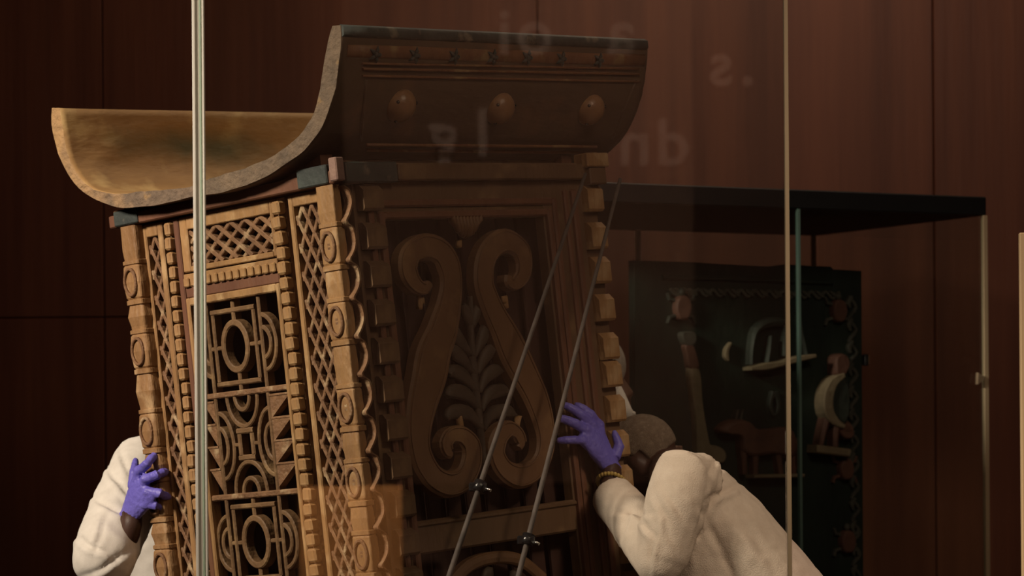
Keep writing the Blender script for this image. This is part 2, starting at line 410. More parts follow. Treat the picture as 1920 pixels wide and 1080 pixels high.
# ochre inner face with a green stain of its own in the hollow
mi = mat('roof_inner_ochre', (.42, .255, .105), (.27, .155, .062), .6, 5, (.35, 1, 1), .4, 40, wear=(.50, .34, .15))
nt = mi.node_tree; bs = nt.nodes['Principled BSDF']; src = bs.inputs['Base Color'].links[0].from_socket
tc = nt.nodes.new('ShaderNodeTexCoord'); sx = nt.nodes.new('ShaderNodeVectorMath'); sx.operation = 'SUBTRACT'
nt.links.new(tc.outputs['Object'], sx.inputs[0]); sc_ = (.40, .952, 1.888); sx.inputs[1].default_value = sc_
dv = nt.nodes.new('ShaderNodeVectorMath'); dv.operation = 'DIVIDE'; dv.inputs[1].default_value = (.42, .12, .062); nt.links.new(sx.outputs[0], dv.inputs[0])
ln = nt.nodes.new('ShaderNodeVectorMath'); ln.operation = 'LENGTH'; nt.links.new(dv.outputs[0], ln.inputs[0])
nn = nt.nodes.new('ShaderNodeTexNoise'); nn.inputs['Scale'].default_value = 7; nn.inputs['Detail'].default_value = 6; nt.links.new(tc.outputs['Object'], nn.inputs['Vector'])
am = nt.nodes.new('ShaderNodeMath'); am.operation = 'MULTIPLY_ADD'; nt.links.new(nn.outputs['Fac'], am.inputs[0]); am.inputs[1].default_value = 1.6; nt.links.new(ln.outputs['Value'], am.inputs[2])
rr = nt.nodes.new('ShaderNodeValToRGB'); rr.color_ramp.elements[0].position = .0; rr.color_ramp.elements[0].color = (1, 1, 1, 1); rr.color_ramp.elements[1].position = 1.0; rr.color_ramp.elements[1].color = (0, 0, 0, 1)
md = nt.nodes.new('ShaderNodeMath'); md.operation = 'SUBTRACT'; nt.links.new(am.outputs[0], md.inputs[0]); md.inputs[1].default_value = .75; nt.links.new(md.outputs[0], rr.inputs[0])
mx = nt.nodes.new('ShaderNodeMix'); mx.data_type = 'RGBA'; nt.links.new(rr.outputs[0], mx.inputs[0]); nt.links.new(src, mx.inputs[6]); mx.inputs[7].default_value = (.10, .095, .045, 1)
nt.links.new(mx.outputs[2], bs.inputs['Base Color'])
roof = b.build('roof', [M['roof_out'], mi, M['roof_end']], shrine, None, 'upturned curved roof board, dark outside, ochre with a green stain inside')

def on_roof(px, py, h):
    p, n = roof_hit(px, py); return p + n * h, n
def roof_strip(pxs, half, h, name, m, label=None):
    """a raised moulding along pixel points on the right flap's outer face"""
    b = MB(); rings = []
    pts = [roof_hit(*q) for q in pxs]
    for i, (p, n) in enumerate(pts):
        d = (pts[min(i + 1, len(pts) - 1)][0] - pts[max(i - 1, 0)][0]).normalized(); u = n.cross(d).normalized()
        rings.append([p + u * t + n * hh for t, hh in ((-half, -.004), (-half * .6, h), (half * .6, h), (half, -.004))])
    b.loft(rings); return part(b, name, m, label)
def lerp_px(a, b, n=10): return [(a[0] + (b[0] - a[0]) * i / n, a[1] + (b[1] - a[1]) * i / n) for i in range(n + 1)]
roof_strip(lerp_px((640, 58), (1211, 84)), .016, .008, 'rim_band', 'teal', 'blue-grey painted rim along the top of the right flap')
roof_strip(lerp_px((650, 95), (1208, 114)), .019, .0035, 'painted_band', 'roof_band', 'reddish band with dark star studs')
for y0, y1, h in ((119, 129, .006), (129, 139, .007), (142, 153, .006), (270, 274, .006), (280, 285, .006)):
    roof_strip(lerp_px((678 + (8 if y0 > 200 else 0), y0), (1196 if y0 < 200 else 1118, y1)), .0035, h, 'moulding', 'roof_band')
roof_strip(lerp_px((685, 150), (676, 262), 8), .003, .005, 'moulding', 'roof_out')
roof_strip(lerp_px((1192, 150), (1146, 262), 8), .003, .005, 'moulding', 'roof_out')
star = None
for px, py in ((701, 102), (775, 104), (849, 106), (921, 107), (986, 108), (1050, 110), (1120, 113)):
    p, n = on_roof(px, py, .003)
    if star is None:
        b = MB()
        for k in range(5):
            a = 2 * pi * k / 5
            b.tube([(Vector((.004 * cos(a), .004 * sin(a), .004)), .004, .004), (Vector((.012 * cos(a), .012 * sin(a), .005)), .006, .004), (Vector((.022 * cos(a), .022 * sin(a), .001)), .0012, .001)], 6)
        b.ball((0, 0, .004), (.008, .008, .008), 8)
        star = b.mesh('star_stud', M['teal'])
    o = add('star_stud', star, shrine, None, 'dark star-shaped stud on the reddish band' if px == 701 else None)
    q = n.to_track_quat('Z', 'Y'); o.rotation_mode = 'QUATERNION'; o.rotation_quaternion = q; o.location = p
boss = None
for px, py in ((751, 199), (937, 204), (1107, 206)):
    p, n = on_roof(px, py, .0)
    if boss is None:
        b = MB(); rings = []
        for j in range(9):
            a = j / 8 * pi / 2; r = .044 * cos(a) if j < 8 else .002
            rings.append([Vector((r * cos(2 * pi * k / 24), r * sin(2 * pi * k / 24), -.006 + .040 * sin(a))) for k in range(24)])
        b.loft(rings)
        b.mi = 1
        for a in (.5, 2.6, 4.3):
            b.ball((.036 * cos(a), .036 * sin(a), .016), (.0045, .0045, .0045), 8)
        boss = b.mesh('boss', M['boss'], M['clamp'])
    o = add('boss', boss, shrine); o.rotation_mode = 'QUATERNION'; o.rotation_quaternion = n.to_track_quat('Z', 'Y'); o.location = p
# -- under the roof: gable boards following the roof, beams, painted corner blocks
def gable(x0, x1, ya, yb, zb, m='wood_red'):
    b = MB(); pts = [(y, z + .002) for y, z in OUT if ya <= y <= yb]
    pts = [(pts[0][0], zb)] + pts + [(pts[-1][0], zb)]
    b.prism(pts, lambda a_, b_, h: Vector((-h, a_, b_)), -x1, -x0); return part(b, 'gable_board', m)
gable(.0, .04, .05, .84, 1.655); gable(W - .05, W - .01, .05, .84, 1.655)
bx('beam', 'wood_red', (-.028, -.004, 1.652), (.03, D - .002, 1.684))
bx('beam', 'wood_dark', (.0, -.012, 1.655), (W + .01, .04, 1.70))
bx('beam', 'wood_dark', (0, D - .03, 1.655), (W, D + .012, 1.70))
bx('beam', 'wood_dark', (W - .03, -.01, 1.655), (W + .012, D + .01, 1.70))
bx('frieze_board', 'wood_dark', (.17, -.03, 1.655), (W - .06, -.01, 1.695), label='plain brown frieze board under the right flap')
bx('under_roof_board', 'wood_dark', (.02, .085, 1.69), (W, .11, 1.722))
y0 = L(256, 410, .034)[0]; y1 = L(215, 420, .034)[0]
bx('painted_block', 'teal', (-.034, y0, 1.653), (.0, y1 + .004, 1.692), label='worn teal painted block at the far left of the beam')
y0 = L(612, 330, .034)[0]; y1 = L(556, 340, .034)[0]
bx('painted_block', 'teal', (-.034, y0, 1.653), (.0, y1, 1.70), label='worn teal painted block near the front corner')
bx('corner_block', 'pink', (-.04, -.03, 1.655), (-.012, -.002, 1.712), label='faded pink corner block')
bx('corner_block', 'teal', (-.008, -.032, 1.65), (.165, -.008, 1.70), label='dark corner block on the right face')
bx('corner_block', 'wood', (W - .075, -.05, 1.685), (W + .012, .0, 1.722), label='pale block at the far right corner')
bx('corner_block', 'wood_dark', (W - .06, -.042, 1.64), (W + .005, .0, 1.685))

# -- carved corner posts: rings, plain blocks and oval medallions
z_med = [L(x, y, .03)[1] for x, y in ((615, 463), (631, 603), (645, 765), (658, 905), (673, 1040))]
while z_med[-1] > .35: z_med.append(z_med[-1] - .18)
def carved_post(yc, hw, x0, x1, cut_top=1.65, bulge=.0, name='corner_post'):
    """rounded-square post between x0 (front) and x1, centred on yc"""
    prof = []                                            # (z, scale of half-width)
    z = cut_top
    prof += [(cut_top, .98), (z_med[0] + .082, 1.0)]
    for i, zm in enumerate(z_med):
        up = (z_med[i - 1] - zm) if i else .19
        dn = (zm - z_med[i + 1]) if i + 1 < len(z_med) else .18
        prof += [(zm + .058, .93), (zm + .056, 1.06), (zm + .047, 1.06), (zm + .045, .95), (zm + .040, 1.02 + bulge * .3), (zm, 1.06 + bulge), (zm - .040, 1.02 + bulge * .3), (zm - .045, .94), (zm - .047, 1.07), (zm - .058, 1.07), (zm - .060, .92)]
        zz = zm - dn
        prof += [(zm - .066, .95), ((zm - .066 + zz + .066) / 2, 1.0 + bulge), (zz + .066, .95)]
    prof = [(a_, s_) for a_, s_ in prof if a_ > .02] + [(.0, 1.0)]
    xc = (x0 + x1) / 2; hx = (x1 - x0) / 2
    rings = []
    for z, s_ in prof:
        ring = []
        for k in range(20):
            a = 2 * pi * k / 20; e = .28
            cx = math.copysign(abs(cos(a)) ** e, cos(a)); sy = math.copysign(abs(sin(a)) ** e, sin(a))
            ring.append(Vector((xc + cx * (hx + (s_ - 1) * hw), yc + sy * hw * s_, z)))
        rings.append(ring)
    b = MB(); b.loft(rings, smooth=False); p = part(b, name, 'wood')
    for zm in z_med:                                     # oval medallion: raised ring and a shallow dome
        if zm < .1: continue
        b = MB(); rx, rz = hw * .70, .034
        b.ribbon([(yc + rx * cos(t), zm + rz * sin(t), .004) for t in [2 * pi * k / 24 for k in range(24)]], mapL, -x0 - .004, -x0 + .0075 + bulge * .02, .002, True)
        b.ball((x0 + .004, yc, zm), (.006, rx * .85, rz * .85), 14)
        part(b, 'medallion', 'wood_lat', parent=p)
    return p
ya = L(622, 350, .03)[0]; yb = L(590, 357, .03)[0]
carved_post((ya + yb) / 2, (yb - ya) / 2, -.03, .0)
yc_, yd_ = L(252, 430, .03)[0], L(226, 430, .03)[0]
carved_post((yc_ + yd_) / 2 + .004, (yd_ - yc_) / 2 + .004, -.03, .045, bulge=.10)
POSTR = (yb, yc_)

# -- pierced lattice strips between post and bead strip
def lattice(name, y0, y1, z0, z1, py, pz, hw, hgt=(-.022, -.004), frame=(.012, .012, .03, .012), m='wood_lat', fm='wood_gold'):
    """crossed bars in a frame (left, right = low y / high y)"""
    b = MB(); fy0, fy1, ft, fb = frame
    a0, a1, c0, c1 = y0 + fy0, y1 - fy1, z0 + fb, z1 - ft
    yc = (a0 + a1) / 2
    for sgn in (1, -1):
        n = int((a1 - a0) / py + (c1 - c0) / pz) + 4
        for k in range(-n, n + 1):
            # line: (z - c1)/pz = sgn*(y-yc)/py + k
            pts = []
            for y in (a0, a1):
                z = c1 + pz * (sgn * (y - yc) / py + k)
                pts.append((y, z))
            (ya_, za_), (yb_, zb_) = pts
            t0, t1 = 0.0, 1.0; dz = zb_ - za_
            if abs(dz) < 1e-9: continue
            ta, tb = (c0 - za_) / dz, (c1 - za_) / dz
            t0 = max(t0, min(ta, tb)); t1 = min(t1, max(ta, tb))
            if t1 - t0 < .02: continue
            p = (ya_ + (yb_ - ya_) * t0, za_ + dz * t0); q = (ya_ + (yb_ - ya_) * t1, za_ + dz * t1)
            hh = hgt[1] - (.002 if sgn < 0 else 0)
            b.ribbon([(*p, hw), (*q, hw)], mapL, hgt[0], hh, .002)
    # little carved crosses at every second crossing
    lat = part(b, name, m)
    b = MB()
    b.box((-.002, y0, z0), (.03, a0, z1), .003); b.box((-.002, a1, z0), (.03, y1, z1), .003)
    b.box((-.002, a0, c1), (.03, a1, z1), .002); b.box((-.002, a0, z0), (.03, a1, c0), .002)
    part(b, 'lattice_frame', fm, parent=lat)
    return lat
yl0 = L(539, 372)[0]; yl1 = L(240 + 60, 418)[0]
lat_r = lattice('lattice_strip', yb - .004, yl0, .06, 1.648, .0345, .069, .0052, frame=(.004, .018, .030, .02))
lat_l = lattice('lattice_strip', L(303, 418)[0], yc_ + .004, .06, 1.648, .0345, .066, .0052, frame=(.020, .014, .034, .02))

# -- the middle door of the left face: bead strips, red bars, lattice, dentils, openwork
yk0, yk1 = .213, .247        # right bead strip
ym0, ym1 = .637, .664        # left bead strip
bead = None; zb = 1.643
def bead_mesh(wd, hgt):
    b = MB(); b.box((-.016, -wd / 2, -hgt / 2), (.012, wd / 2, hgt / 2), .005); return b.mesh('bead_block', M['wood_gold'])
for yc, wd in (((yk0 + yk1) / 2, yk1 - yk0 - .004), ((ym0 + ym1) / 2, ym1 - ym0 - .004)):
    me = bead_mesh(wd, .033); z = zb - .02
    k = 0
    while z > .08:
        o = add('bead_block', me, shrine, (random.uniform(-.003, .003), yc + random.uniform(-.0015, .0015), z))
        o.rotation_euler = (random.uniform(-.05, .05), random.uniform(-.05, .05), random.uniform(-.06, .06))
        o.scale = (1, 1, random.uniform(.92, 1.06))
        z -= .0375; k += 1
    bx('bead_backing', 'wood_lat', (.008, yc - wd / 2, .05), (.03, yc + wd / 2, 1.648), .001)
bx('door_stile', 'wood_red', (-.004, ym0 - .022, .05), (.03, ym0 - .002, 1.648), label='red-stained left stile')
dy0, dy1 = .254, .614
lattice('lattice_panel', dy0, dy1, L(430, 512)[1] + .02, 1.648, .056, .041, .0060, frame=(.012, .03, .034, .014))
zd1 = L(430, 500)[1]; zd0 = zd1 - .034
bx('dentil_rail', 'wood_gold', (-.004, dy0, zd0), (.03, dy1, zd1), .002)
n = 13; dm = None
for k in range(n):
    if dm is None:
        b = MB(); b.box((-.007, -.0105, -.012), (.002, .0105, .012), .003); dm = b.mesh('dentil', M['wood_gold'])
    add('dentil', dm, shrine, (-.004, dy0 + (k + .5) * (dy1 - dy0) / n, zd0 + .012))
bx('door_rail', 'wood_red', (-.002, dy0, zd0 - .028), (.03, dy1, zd0), .003, label='red-stained rail under the dentils')
zt = zd0 - .028                                     # top of the door's frame
b = MB(); fw = .014
b.box((-.006, dy0, .06), (.03, dy0 + fw, zt), .003); b.box((-.006, dy1 - fw, .06), (.03, dy1, zt), .003)
b.box((-.006, dy0 + fw, zt - .02), (.03, dy1 - fw, zt), .003); b.box((-.006, dy0 + fw, .06), (.03, dy1 - fw, .1), .003)
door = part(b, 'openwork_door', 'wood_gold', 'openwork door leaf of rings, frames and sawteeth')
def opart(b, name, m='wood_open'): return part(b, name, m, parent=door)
H0, H1 = -.03, -.004
yb1, yb2 = L(488, 640)[0], L(395, 700)[0]           # the two uprights
b = MB()
for y in (yb1, yb2): b.ribbon([(y, .1, .0065), (y, zt - .02, .0065)], mapL, H0, H1)
opart(b, 'upright', 'wood_open')
ycen = (yb1 + yb2) / 2
zP1 = L(441, 643)[1]; zP3 = L(470, 1022)[1]; PER = zP1 - zP3; zP2 = (zP1 + zP3) / 2
zbars = [L(440, 738)[1], L(455, 930)[1]]
def arc(yc, zc, ry, rz, a0, a1, hw, n=16): return [(yc + ry * cos(a0 + (a1 - a0) * i / n), zc + rz * sin(a0 + (a1 - a0) * i / n), hw) for i in range(n + 1)]
def ring(yc, zc, ry, rz, hw, name='ring'):
    b = MB(); b.ribbon([(yc + ry * cos(2 * pi * i / 28), zc + rz * sin(2 * pi * i / 28), hw) for i in range(28)], mapL, H0, H1 + .002, .003, True, smooth=False); opart(b, name)
def rect(yc, zc, hy, hz, hw, name='square_frame'):
    b = MB()
    b.ribbon([(yc - hy - hw, zc + hz, hw), (yc + hy + hw, zc + hz, hw)], mapL, H0, H1); b.ribbon([(yc - hy - hw, zc - hz, hw), (yc + hy + hw, zc - hz, hw)], mapL, H0, H1)
    b.ribbon([(yc - hy, zc - hz + hw, hw), (yc - hy, zc + hz - hw, hw)], mapL, H0, H1); b.ribbon([(yc + hy, zc - hz + hw, hw), (yc + hy, zc + hz - hw, hw)], mapL, H0, H1)
    opart(b, name)
def stub(y0, z0, y1, z1, hw=.007):
    b = MB(); b.ribbon([(y0, z0, hw), (y1, z1, hw)], mapL, H0, H1 - .002, .003); opart(b, 'link')
def half(yc, zc, ry, rz, a0, a1, hw=.0062):
    b = MB(); b.ribbon(arc(yc, zc, ry, rz, a0, a1, hw), mapL, H0, H1 - .001, .003); opart(b, 'half_ring')
def panel_a(zc, z_lo, z_hi):
    rect(ycen, zc, .078, .092, .0065); ring(ycen, zc, .046, .060, .0085)
    for s_ in (1, -1):
        stub(ycen, zc + s_ * .064, ycen, zc + s_ * .088); stub(ycen, zc + s_ * .097, ycen, z_hi if s_ > 0 else z_lo)
        stub(ycen + s_ * .05, zc, ycen + s_ * .074, zc, .0055); stub(ycen + s_ * .083, zc, yb2 if s_ > 0 else yb1, zc, .0055)
    for y, s_ in ((yb1, -1), (yb2, 1)):
        lo, hi = (pi / 2, 3 * pi / 2) if s_ < 0 else (-pi / 2, pi / 2)
        half(y, zc, .050, .070, lo, hi); half(y, zc, .030, .038, lo, hi)
def panel_b(zc, z_lo, z_hi):
    half(ycen, z_hi, .058, .078, pi, 2 * pi); half(ycen, z_hi, .028, .036, pi, 2 * pi)
    half(ycen, z_lo, .060, .078, 0, pi); half(ycen, z_lo, .030, .036, 0, pi)
    rect(ycen, zc, .024, .034, .0075, 'small_frame')
    stub(ycen, zc + .040, ycen, z_hi - .076); stub(ycen, zc - .040, ycen, z_lo + .076)
    for y, s_ in ((yb1, 1), (yb2, -1)):
        lo, hi = (pi / 2, 3 * pi / 2) if s_ < 0 else (-pi / 2, pi / 2)
        half(y, zc, .052, .085, lo, hi); half(y, zc, .028, .046, lo, hi)
        stub(y + s_ * .052, zc, ycen - s_ * .030, zc, .005)
    n = 4; hgt = (z_hi - z_lo - .016) / n; saw = None
    for y_in, y_out, s_ in ((yb1 - .0065, dy0 + fw, -1), (yb2 + .0065, dy1 - fw, 1)):
        for k in range(n):
            zt_ = z_hi - .008 - k * hgt
            b = MB(); b.prism([(y_in, zt_), (y_out, zt_), (y_in, zt_ - hgt)], mapL, H0, H1 - .002); opart(b, 'sawtooth', 'wood_lat')
            b = MB(); b.ribbon([(y_in, zt_, .003), (y_out, zt_, .003)], mapL, H0, H1, .001); opart(b, 'sawtooth_bar', 'wood_lat')
def cross_bar(z):
    b = MB(); b.ribbon([(dy0 + fw, z, .0075), (dy1 - fw, z, .0075)], mapL, H0, H1 + .003, .003); opart(b, 'cross_bar', 'wood_lat')
zz = [zt - .02, zbars[0], zbars[1], zbars[1] - (zt - .02 - zbars[0]), zbars[1] - (zt - .02 - zbars[1]), .1]
for z in zz[1:-1]: cross_bar(z)
panel_a((zz[0] + zz[1]) / 2, zz[1] + .006, zz[0]); panel_b((zz[1] + zz[2]) / 2, zz[2] + .007, zz[1] - .007)
panel_a((zz[2] + zz[3]) / 2, zz[3] + .006, zz[2] - .006); panel_b((zz[3] + zz[4]) / 2, zz[4] + .007, zz[3] - .007)
panel_a(zz[4] - .13, zz[4] - .26, zz[4] - .006)
bx('bottom_board', 'wood_gold', (-.01, 0, 0), (.03, D, .06))

# -- right face: scalloped edge, toothed blocks, framed panel with two scrolls
zpx = [(638, 348), (650, 380), (639, 416), (657, 431), (661, 457), (648, 486), (665, 504), (669, 530), (657, 558), (672, 578)]
sc = []; per = .0925; z = 1.645; zk = 0
xw = R(644, 380, .0)[0]
while z > .0:
    for t, dx in ((0, -.004), (.09, .005), (.22, .009), (.42, .011), (.62, .0075), (.80, .0), (.91, -.006)):
        zz_ = z - per * t
        if zz_ > 0: sc.append((xw - .004 + dx * 1.5 + .003 * noise.noise(Vector((0, 0, zz_ * 30))), zz_))
    z -= per
sc = smooth_path(sc, 3)
b = MB(); e = .0085
poly = [(x, z_) for x, z_ in sc] + [(x + e + .002, z_) for x, z_ in reversed(sc)]
A = [b.b.verts.new(mapR(x, z_, .016)) for x, z_ in sc]; A2 = [b.b.verts.new(mapR(x + e, z_, .013)) for x, z_ in sc]
B = [b.b.verts.new(mapR(x, z_, -.012)) for x, z_ in sc]; B2 = [b.b.verts.new(mapR(x + e, z_, -.012)) for x, z_ in sc]
for i in range(len(sc) - 1):
    b.face([A[i], A2[i], A2[i + 1], A[i + 1]]); b.face([A[i], A[i + 1], B[i + 1], B[i]]); b.face([A2[i], B2[i], B2[i + 1], A2[i + 1]]); b.face([B[i], B[i + 1], B2[i + 1], B2[i]])
part(b, 'scalloped_edge', 'wood_lat', 'thin wavy scalloped edging along the front corner')
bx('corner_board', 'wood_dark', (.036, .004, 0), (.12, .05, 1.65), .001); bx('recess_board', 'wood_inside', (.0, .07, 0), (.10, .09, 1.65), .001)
XR0, XR1 = R(660, 350)[0], R(692, 420)[0] 
blk = [None, None]; z = 1.64; zb_ = []
def tooth(wd, hgt, m):
    b = MB(); hw = wd / 2
    b.b.free(); b.b = bmesh.new()
    poly = [(-hgt / 2, .0), (-hgt / 2, .020), (-hgt / 2 + .006, .026), (hgt / 2 - .016, .026), (hgt / 2, .010), (hgt / 2, .0)]
    A = [b.b.verts.new(Vector((-hw, -h_, z_))) for z_, h_ in poly]; B = [b.b.verts.new(Vector((hw, -h_, z_))) for z_, h_ in poly]
    b.face(A); b.face(B[::-1])
    for i in range(len(poly)): b.face([A[i], B[i], B[(i + 1) % len(poly)], A[(i + 1) % len(poly)]])
    return b.mesh('tooth_block', M[m])
tl = tooth(.066, .066, 'wood_dark'); tr = tooth(.062, .072, 'wood')  # same blocks; the lit look of the right ones comes from paler wood
z = 1.615
while z > .05:
    add('tooth_block', tl, shrine, (.078, -.0, z)); z -= .0935
trz = [R(1097, 370, .03)[1]]
for px, py in ((1100, 441), (1105, 506), (1110, 577), (1116, 650), (1124, 702), (1130, 768)): trz.append(R(px, py, .03)[1])
while trz[-1] > .1: trz.append(trz[-1] - .094)
for z in trz: add('tooth_block', tr, shrine, (W - .03, .0, z))
bx('corner_board', 'wood_dark', (W - .07, .0, 0), (W, .05, 1.65), .001)
o0, o1 = R(715, 415, 0)[0], R(1019, 400, 0)[0]; oz1 = R(870, 409)[1]; rz1, rz0 = .818, .736
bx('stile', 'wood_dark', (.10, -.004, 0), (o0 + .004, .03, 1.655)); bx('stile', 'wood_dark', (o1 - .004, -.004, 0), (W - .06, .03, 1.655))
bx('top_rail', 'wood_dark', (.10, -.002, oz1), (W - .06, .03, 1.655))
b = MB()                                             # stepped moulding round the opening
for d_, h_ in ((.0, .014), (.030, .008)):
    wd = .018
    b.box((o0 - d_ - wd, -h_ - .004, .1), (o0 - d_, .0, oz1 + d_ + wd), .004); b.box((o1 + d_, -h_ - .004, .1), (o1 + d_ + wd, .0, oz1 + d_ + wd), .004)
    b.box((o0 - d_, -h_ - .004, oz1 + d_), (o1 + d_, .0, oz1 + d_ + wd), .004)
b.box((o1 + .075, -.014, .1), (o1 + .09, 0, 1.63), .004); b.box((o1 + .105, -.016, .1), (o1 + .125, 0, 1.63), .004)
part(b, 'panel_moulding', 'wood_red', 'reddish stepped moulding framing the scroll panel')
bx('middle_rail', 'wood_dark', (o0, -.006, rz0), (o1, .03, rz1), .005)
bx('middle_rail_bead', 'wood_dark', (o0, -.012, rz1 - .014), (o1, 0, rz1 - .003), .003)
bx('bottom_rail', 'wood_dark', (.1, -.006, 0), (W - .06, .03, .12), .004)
# slats behind the opening
n = 9
for k in range(n):
    x0 = o0 - .03 + (o1 - o0 + .06) * k / n; x1 = o0 - .03 + (o1 - o0 + .06) * (k + 1) / n
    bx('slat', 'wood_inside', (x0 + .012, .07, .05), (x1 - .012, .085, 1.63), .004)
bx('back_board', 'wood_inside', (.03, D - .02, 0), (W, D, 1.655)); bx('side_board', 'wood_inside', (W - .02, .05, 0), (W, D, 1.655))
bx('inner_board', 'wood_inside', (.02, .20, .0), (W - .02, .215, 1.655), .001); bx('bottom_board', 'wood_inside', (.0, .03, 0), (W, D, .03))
SC1 = [(809, 531, 7), (800, 541, 11), (785, 536, 15), (772, 519, 17), (767, 498, 18), (775, 474, 21), (800, 462, 25), (826, 470, 26), (843, 495, 24), (849, 530, 22), (845, 572, 24), (833, 620, 30), (818, 660, 33), (808, 705, 33), (794, 760, 28), (788, 805, 24), (790, 842, 21), (800, 872, 22), (819, 897, 24), (846, 908, 25), (873, 896, 23), (887, 865, 20), (885, 835, 20), (868, 816, 18), (848, 816, 15), (838, 832, 12), (843, 848, 10), (849, 853, 7)]
SC2 = [(956, 516, 7), (957, 529, 10), (968, 532, 13), (981, 517, 15), (985, 493, 17), (977, 466, 21), (952, 451, 24), (926, 464, 22), (912, 492, 20), (910, 530, 20), (919, 560, 21), (931, 588, 23), (948, 622, 27), (966, 660, 31), (988, 703, 29), (1007, 742, 26), (1020, 782, 23), (1026, 822, 19), (1021, 856, 18), (1004, 882, 21), (976, 893, 24), (949, 880, 20), (934, 852, 16), (938, 822, 18), (955, 804, 17), (971, 811, 13), (979, 829, 10), (976, 840, 6)]
def scroll(pts):
    path = []
    for x, y, r in smooth_path(pts, 4):
        a, z_ = R(x, y, .012); path.append((a, z_, r))
    # pixel radius to metres, allowing for the face's slant
    out = []
    for i, (a, z_, r) in enumerate(path):
        p, q = path[max(i - 1, 0)], path[min(i + 1, len(path) - 1)]
        d = Vector((q[0] - p[0], q[1] - p[1])).normalized(); nx, nz = -d.y, d.x
        k = 1 / sqrt((nx * .682) ** 2 + nz ** 2); out.append((a, z_, r / 750 * min(k, 1.35)))
    b = MB(); b.ribbon(out, mapR, -.02, .012, .006, smooth=False, crown=.001)
    inner = [(a, z_, max(.002, r * .80)) for a, z_, r in out]
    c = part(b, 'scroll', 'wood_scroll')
    for s_ in (1, -1):                                # incised border: a thin raised line near each edge
        ln = []
        for i in range(4, len(out) - 4):
            a, z_, r = out[i]; p, q = out[i - 1], out[i + 1]
            d = Vector((q[0] - p[0], q[1] - p[1])).normalized()
            ln.append((a - d.y * s_ * r * .74, z_ + d.x * s_ * r * .74, .0022))
        b = MB(); b.ribbon(ln, mapR, .01, .0155, .001); part(b, 'scroll_border', 'wood_scroll', parent=c)
scroll(SC1); scroll(SC2)
b = MB()                                              # fluted half-round palmette
pc = R(868, 403, .0); rr_ = .056
for k in range(-4, 5):
    x_ = k * rr_ / 4.5; ln_ = sqrt(max(.0001, 1 - (k / 4.6) ** 2)) * .058
    b.tube([(mapR(pc[0] + x_, pc[1] + .004, .004), .0068, .012), (mapR(pc[0] + x_ * .97, pc[1] - ln_ * .5, .008), .0072, .014), (mapR(pc[0] + x_ * .80, pc[1] - ln_ * .9, .004), .0062, .010), (mapR(pc[0] + x_ * .68, pc[1] - ln_, -.002), .003, .004)], 8, up=(0, 1, 0))
part(b, 'palmette', 'wood_scroll', 'fluted half-round palmette hanging from the top of the panel')
def leaf(pts, wd, m='leaf', name='leaf', h=.004):
    path = smooth_path([R(x, y) for x, y in pts], 4); n = len(path)
    b = MB(); b.ribbon([(a, z_, max(.0015, wd * sin(pi * (i + .4) / (n + .3)) ** .8)) for i, (a, z_) in enumerate(path)], mapR, -.014, h - .006, .004, smooth=True, crown=.006)
    return part(b, name, m)
leaf([(884, 555), (888, 640), (895, 720), (905, 800), (912, 880)], .012, name='stem')
for i, y in enumerate((668, 702, 736, 770, 806)):
    x = 889 + i * 4.5; f_ = 1.0
    leaf([(x, y), (x - 22, y - 30), (x - 34 - i * 5, y - 46 + i * 3), (x - 40 - i * 7, y - 48 + i * 7)], .019)
    leaf([(x + 4, y), (x + 18, y - 30), (x + 24 + i * 6, y - 48 + i * 3), (x + 30 + i * 8, y - 52 + i * 6)], .018)
leaf([(870, 570), (880, 585), (888, 612)], .016); leaf([(908, 560), (898, 585), (888, 615)], .014)
for x, y, dx in ((795, 558, -5), (948, 556, 4), (868, 790, -4), (972, 790, 5)): leaf([(x, y + 12), (x + dx * .4, y), (x + dx, y - 10 if y > 700 else y + 22)], .009, 'wood', 'leaf_tip')
leaf([(864, 450), (864, 458), (864, 464)], .007, 'wood', 'leaf_tip')
# crest of the lower opening's carving
b = MB(); b.ribbon([(R(x, y)[0], R(x, y)[1], .016) for x, y in smooth_path([(845, 1100), (880, 1062), (925, 1046), (975, 1050), (1020, 1085)], 4)], mapR, -.02, .004, .005, crown=.002); part(b, 'lower_crest', 'wood_scroll')
leaf([(925, 1120), (918, 1090), (922, 1064)], .022); leaf([(980, 1120), (972, 1095), (965, 1070)], .018)
# small bright bracket visible in the gap under the scrolls
bx('hook', 'steel', (R(800, 897)[0] - .004, -.006, R(800, 866)[1] - .004), (R(800, 897)[0] + .004, .006, R(800, 866)[1] + .004), .002)

# the low plinth the shrine is being tipped on
c = SF.world((W / 2, D / 2, 0)); lowz = min(SF.world((x, y, 0)).z for x in (0, W) for y in (0, D))
b = MB(); rz_ = Matrix.Translation((c.x, c.y, 0)) @ Matrix.Rotation(radians(47), 4, 'Z')
b.box((-W / 2 - .02, -D / 2 - .02, .04), (W / 2 + .02, D / 2 + .02, lowz - .005), .006, rz_); b.box((-W / 2, -D / 2, 0), (W / 2, D / 2, .04), 0, rz_)
tag(b.build('display_plinth', M['plinth']), 'low grey plinth under the tilted carved shrine', 'plinth')
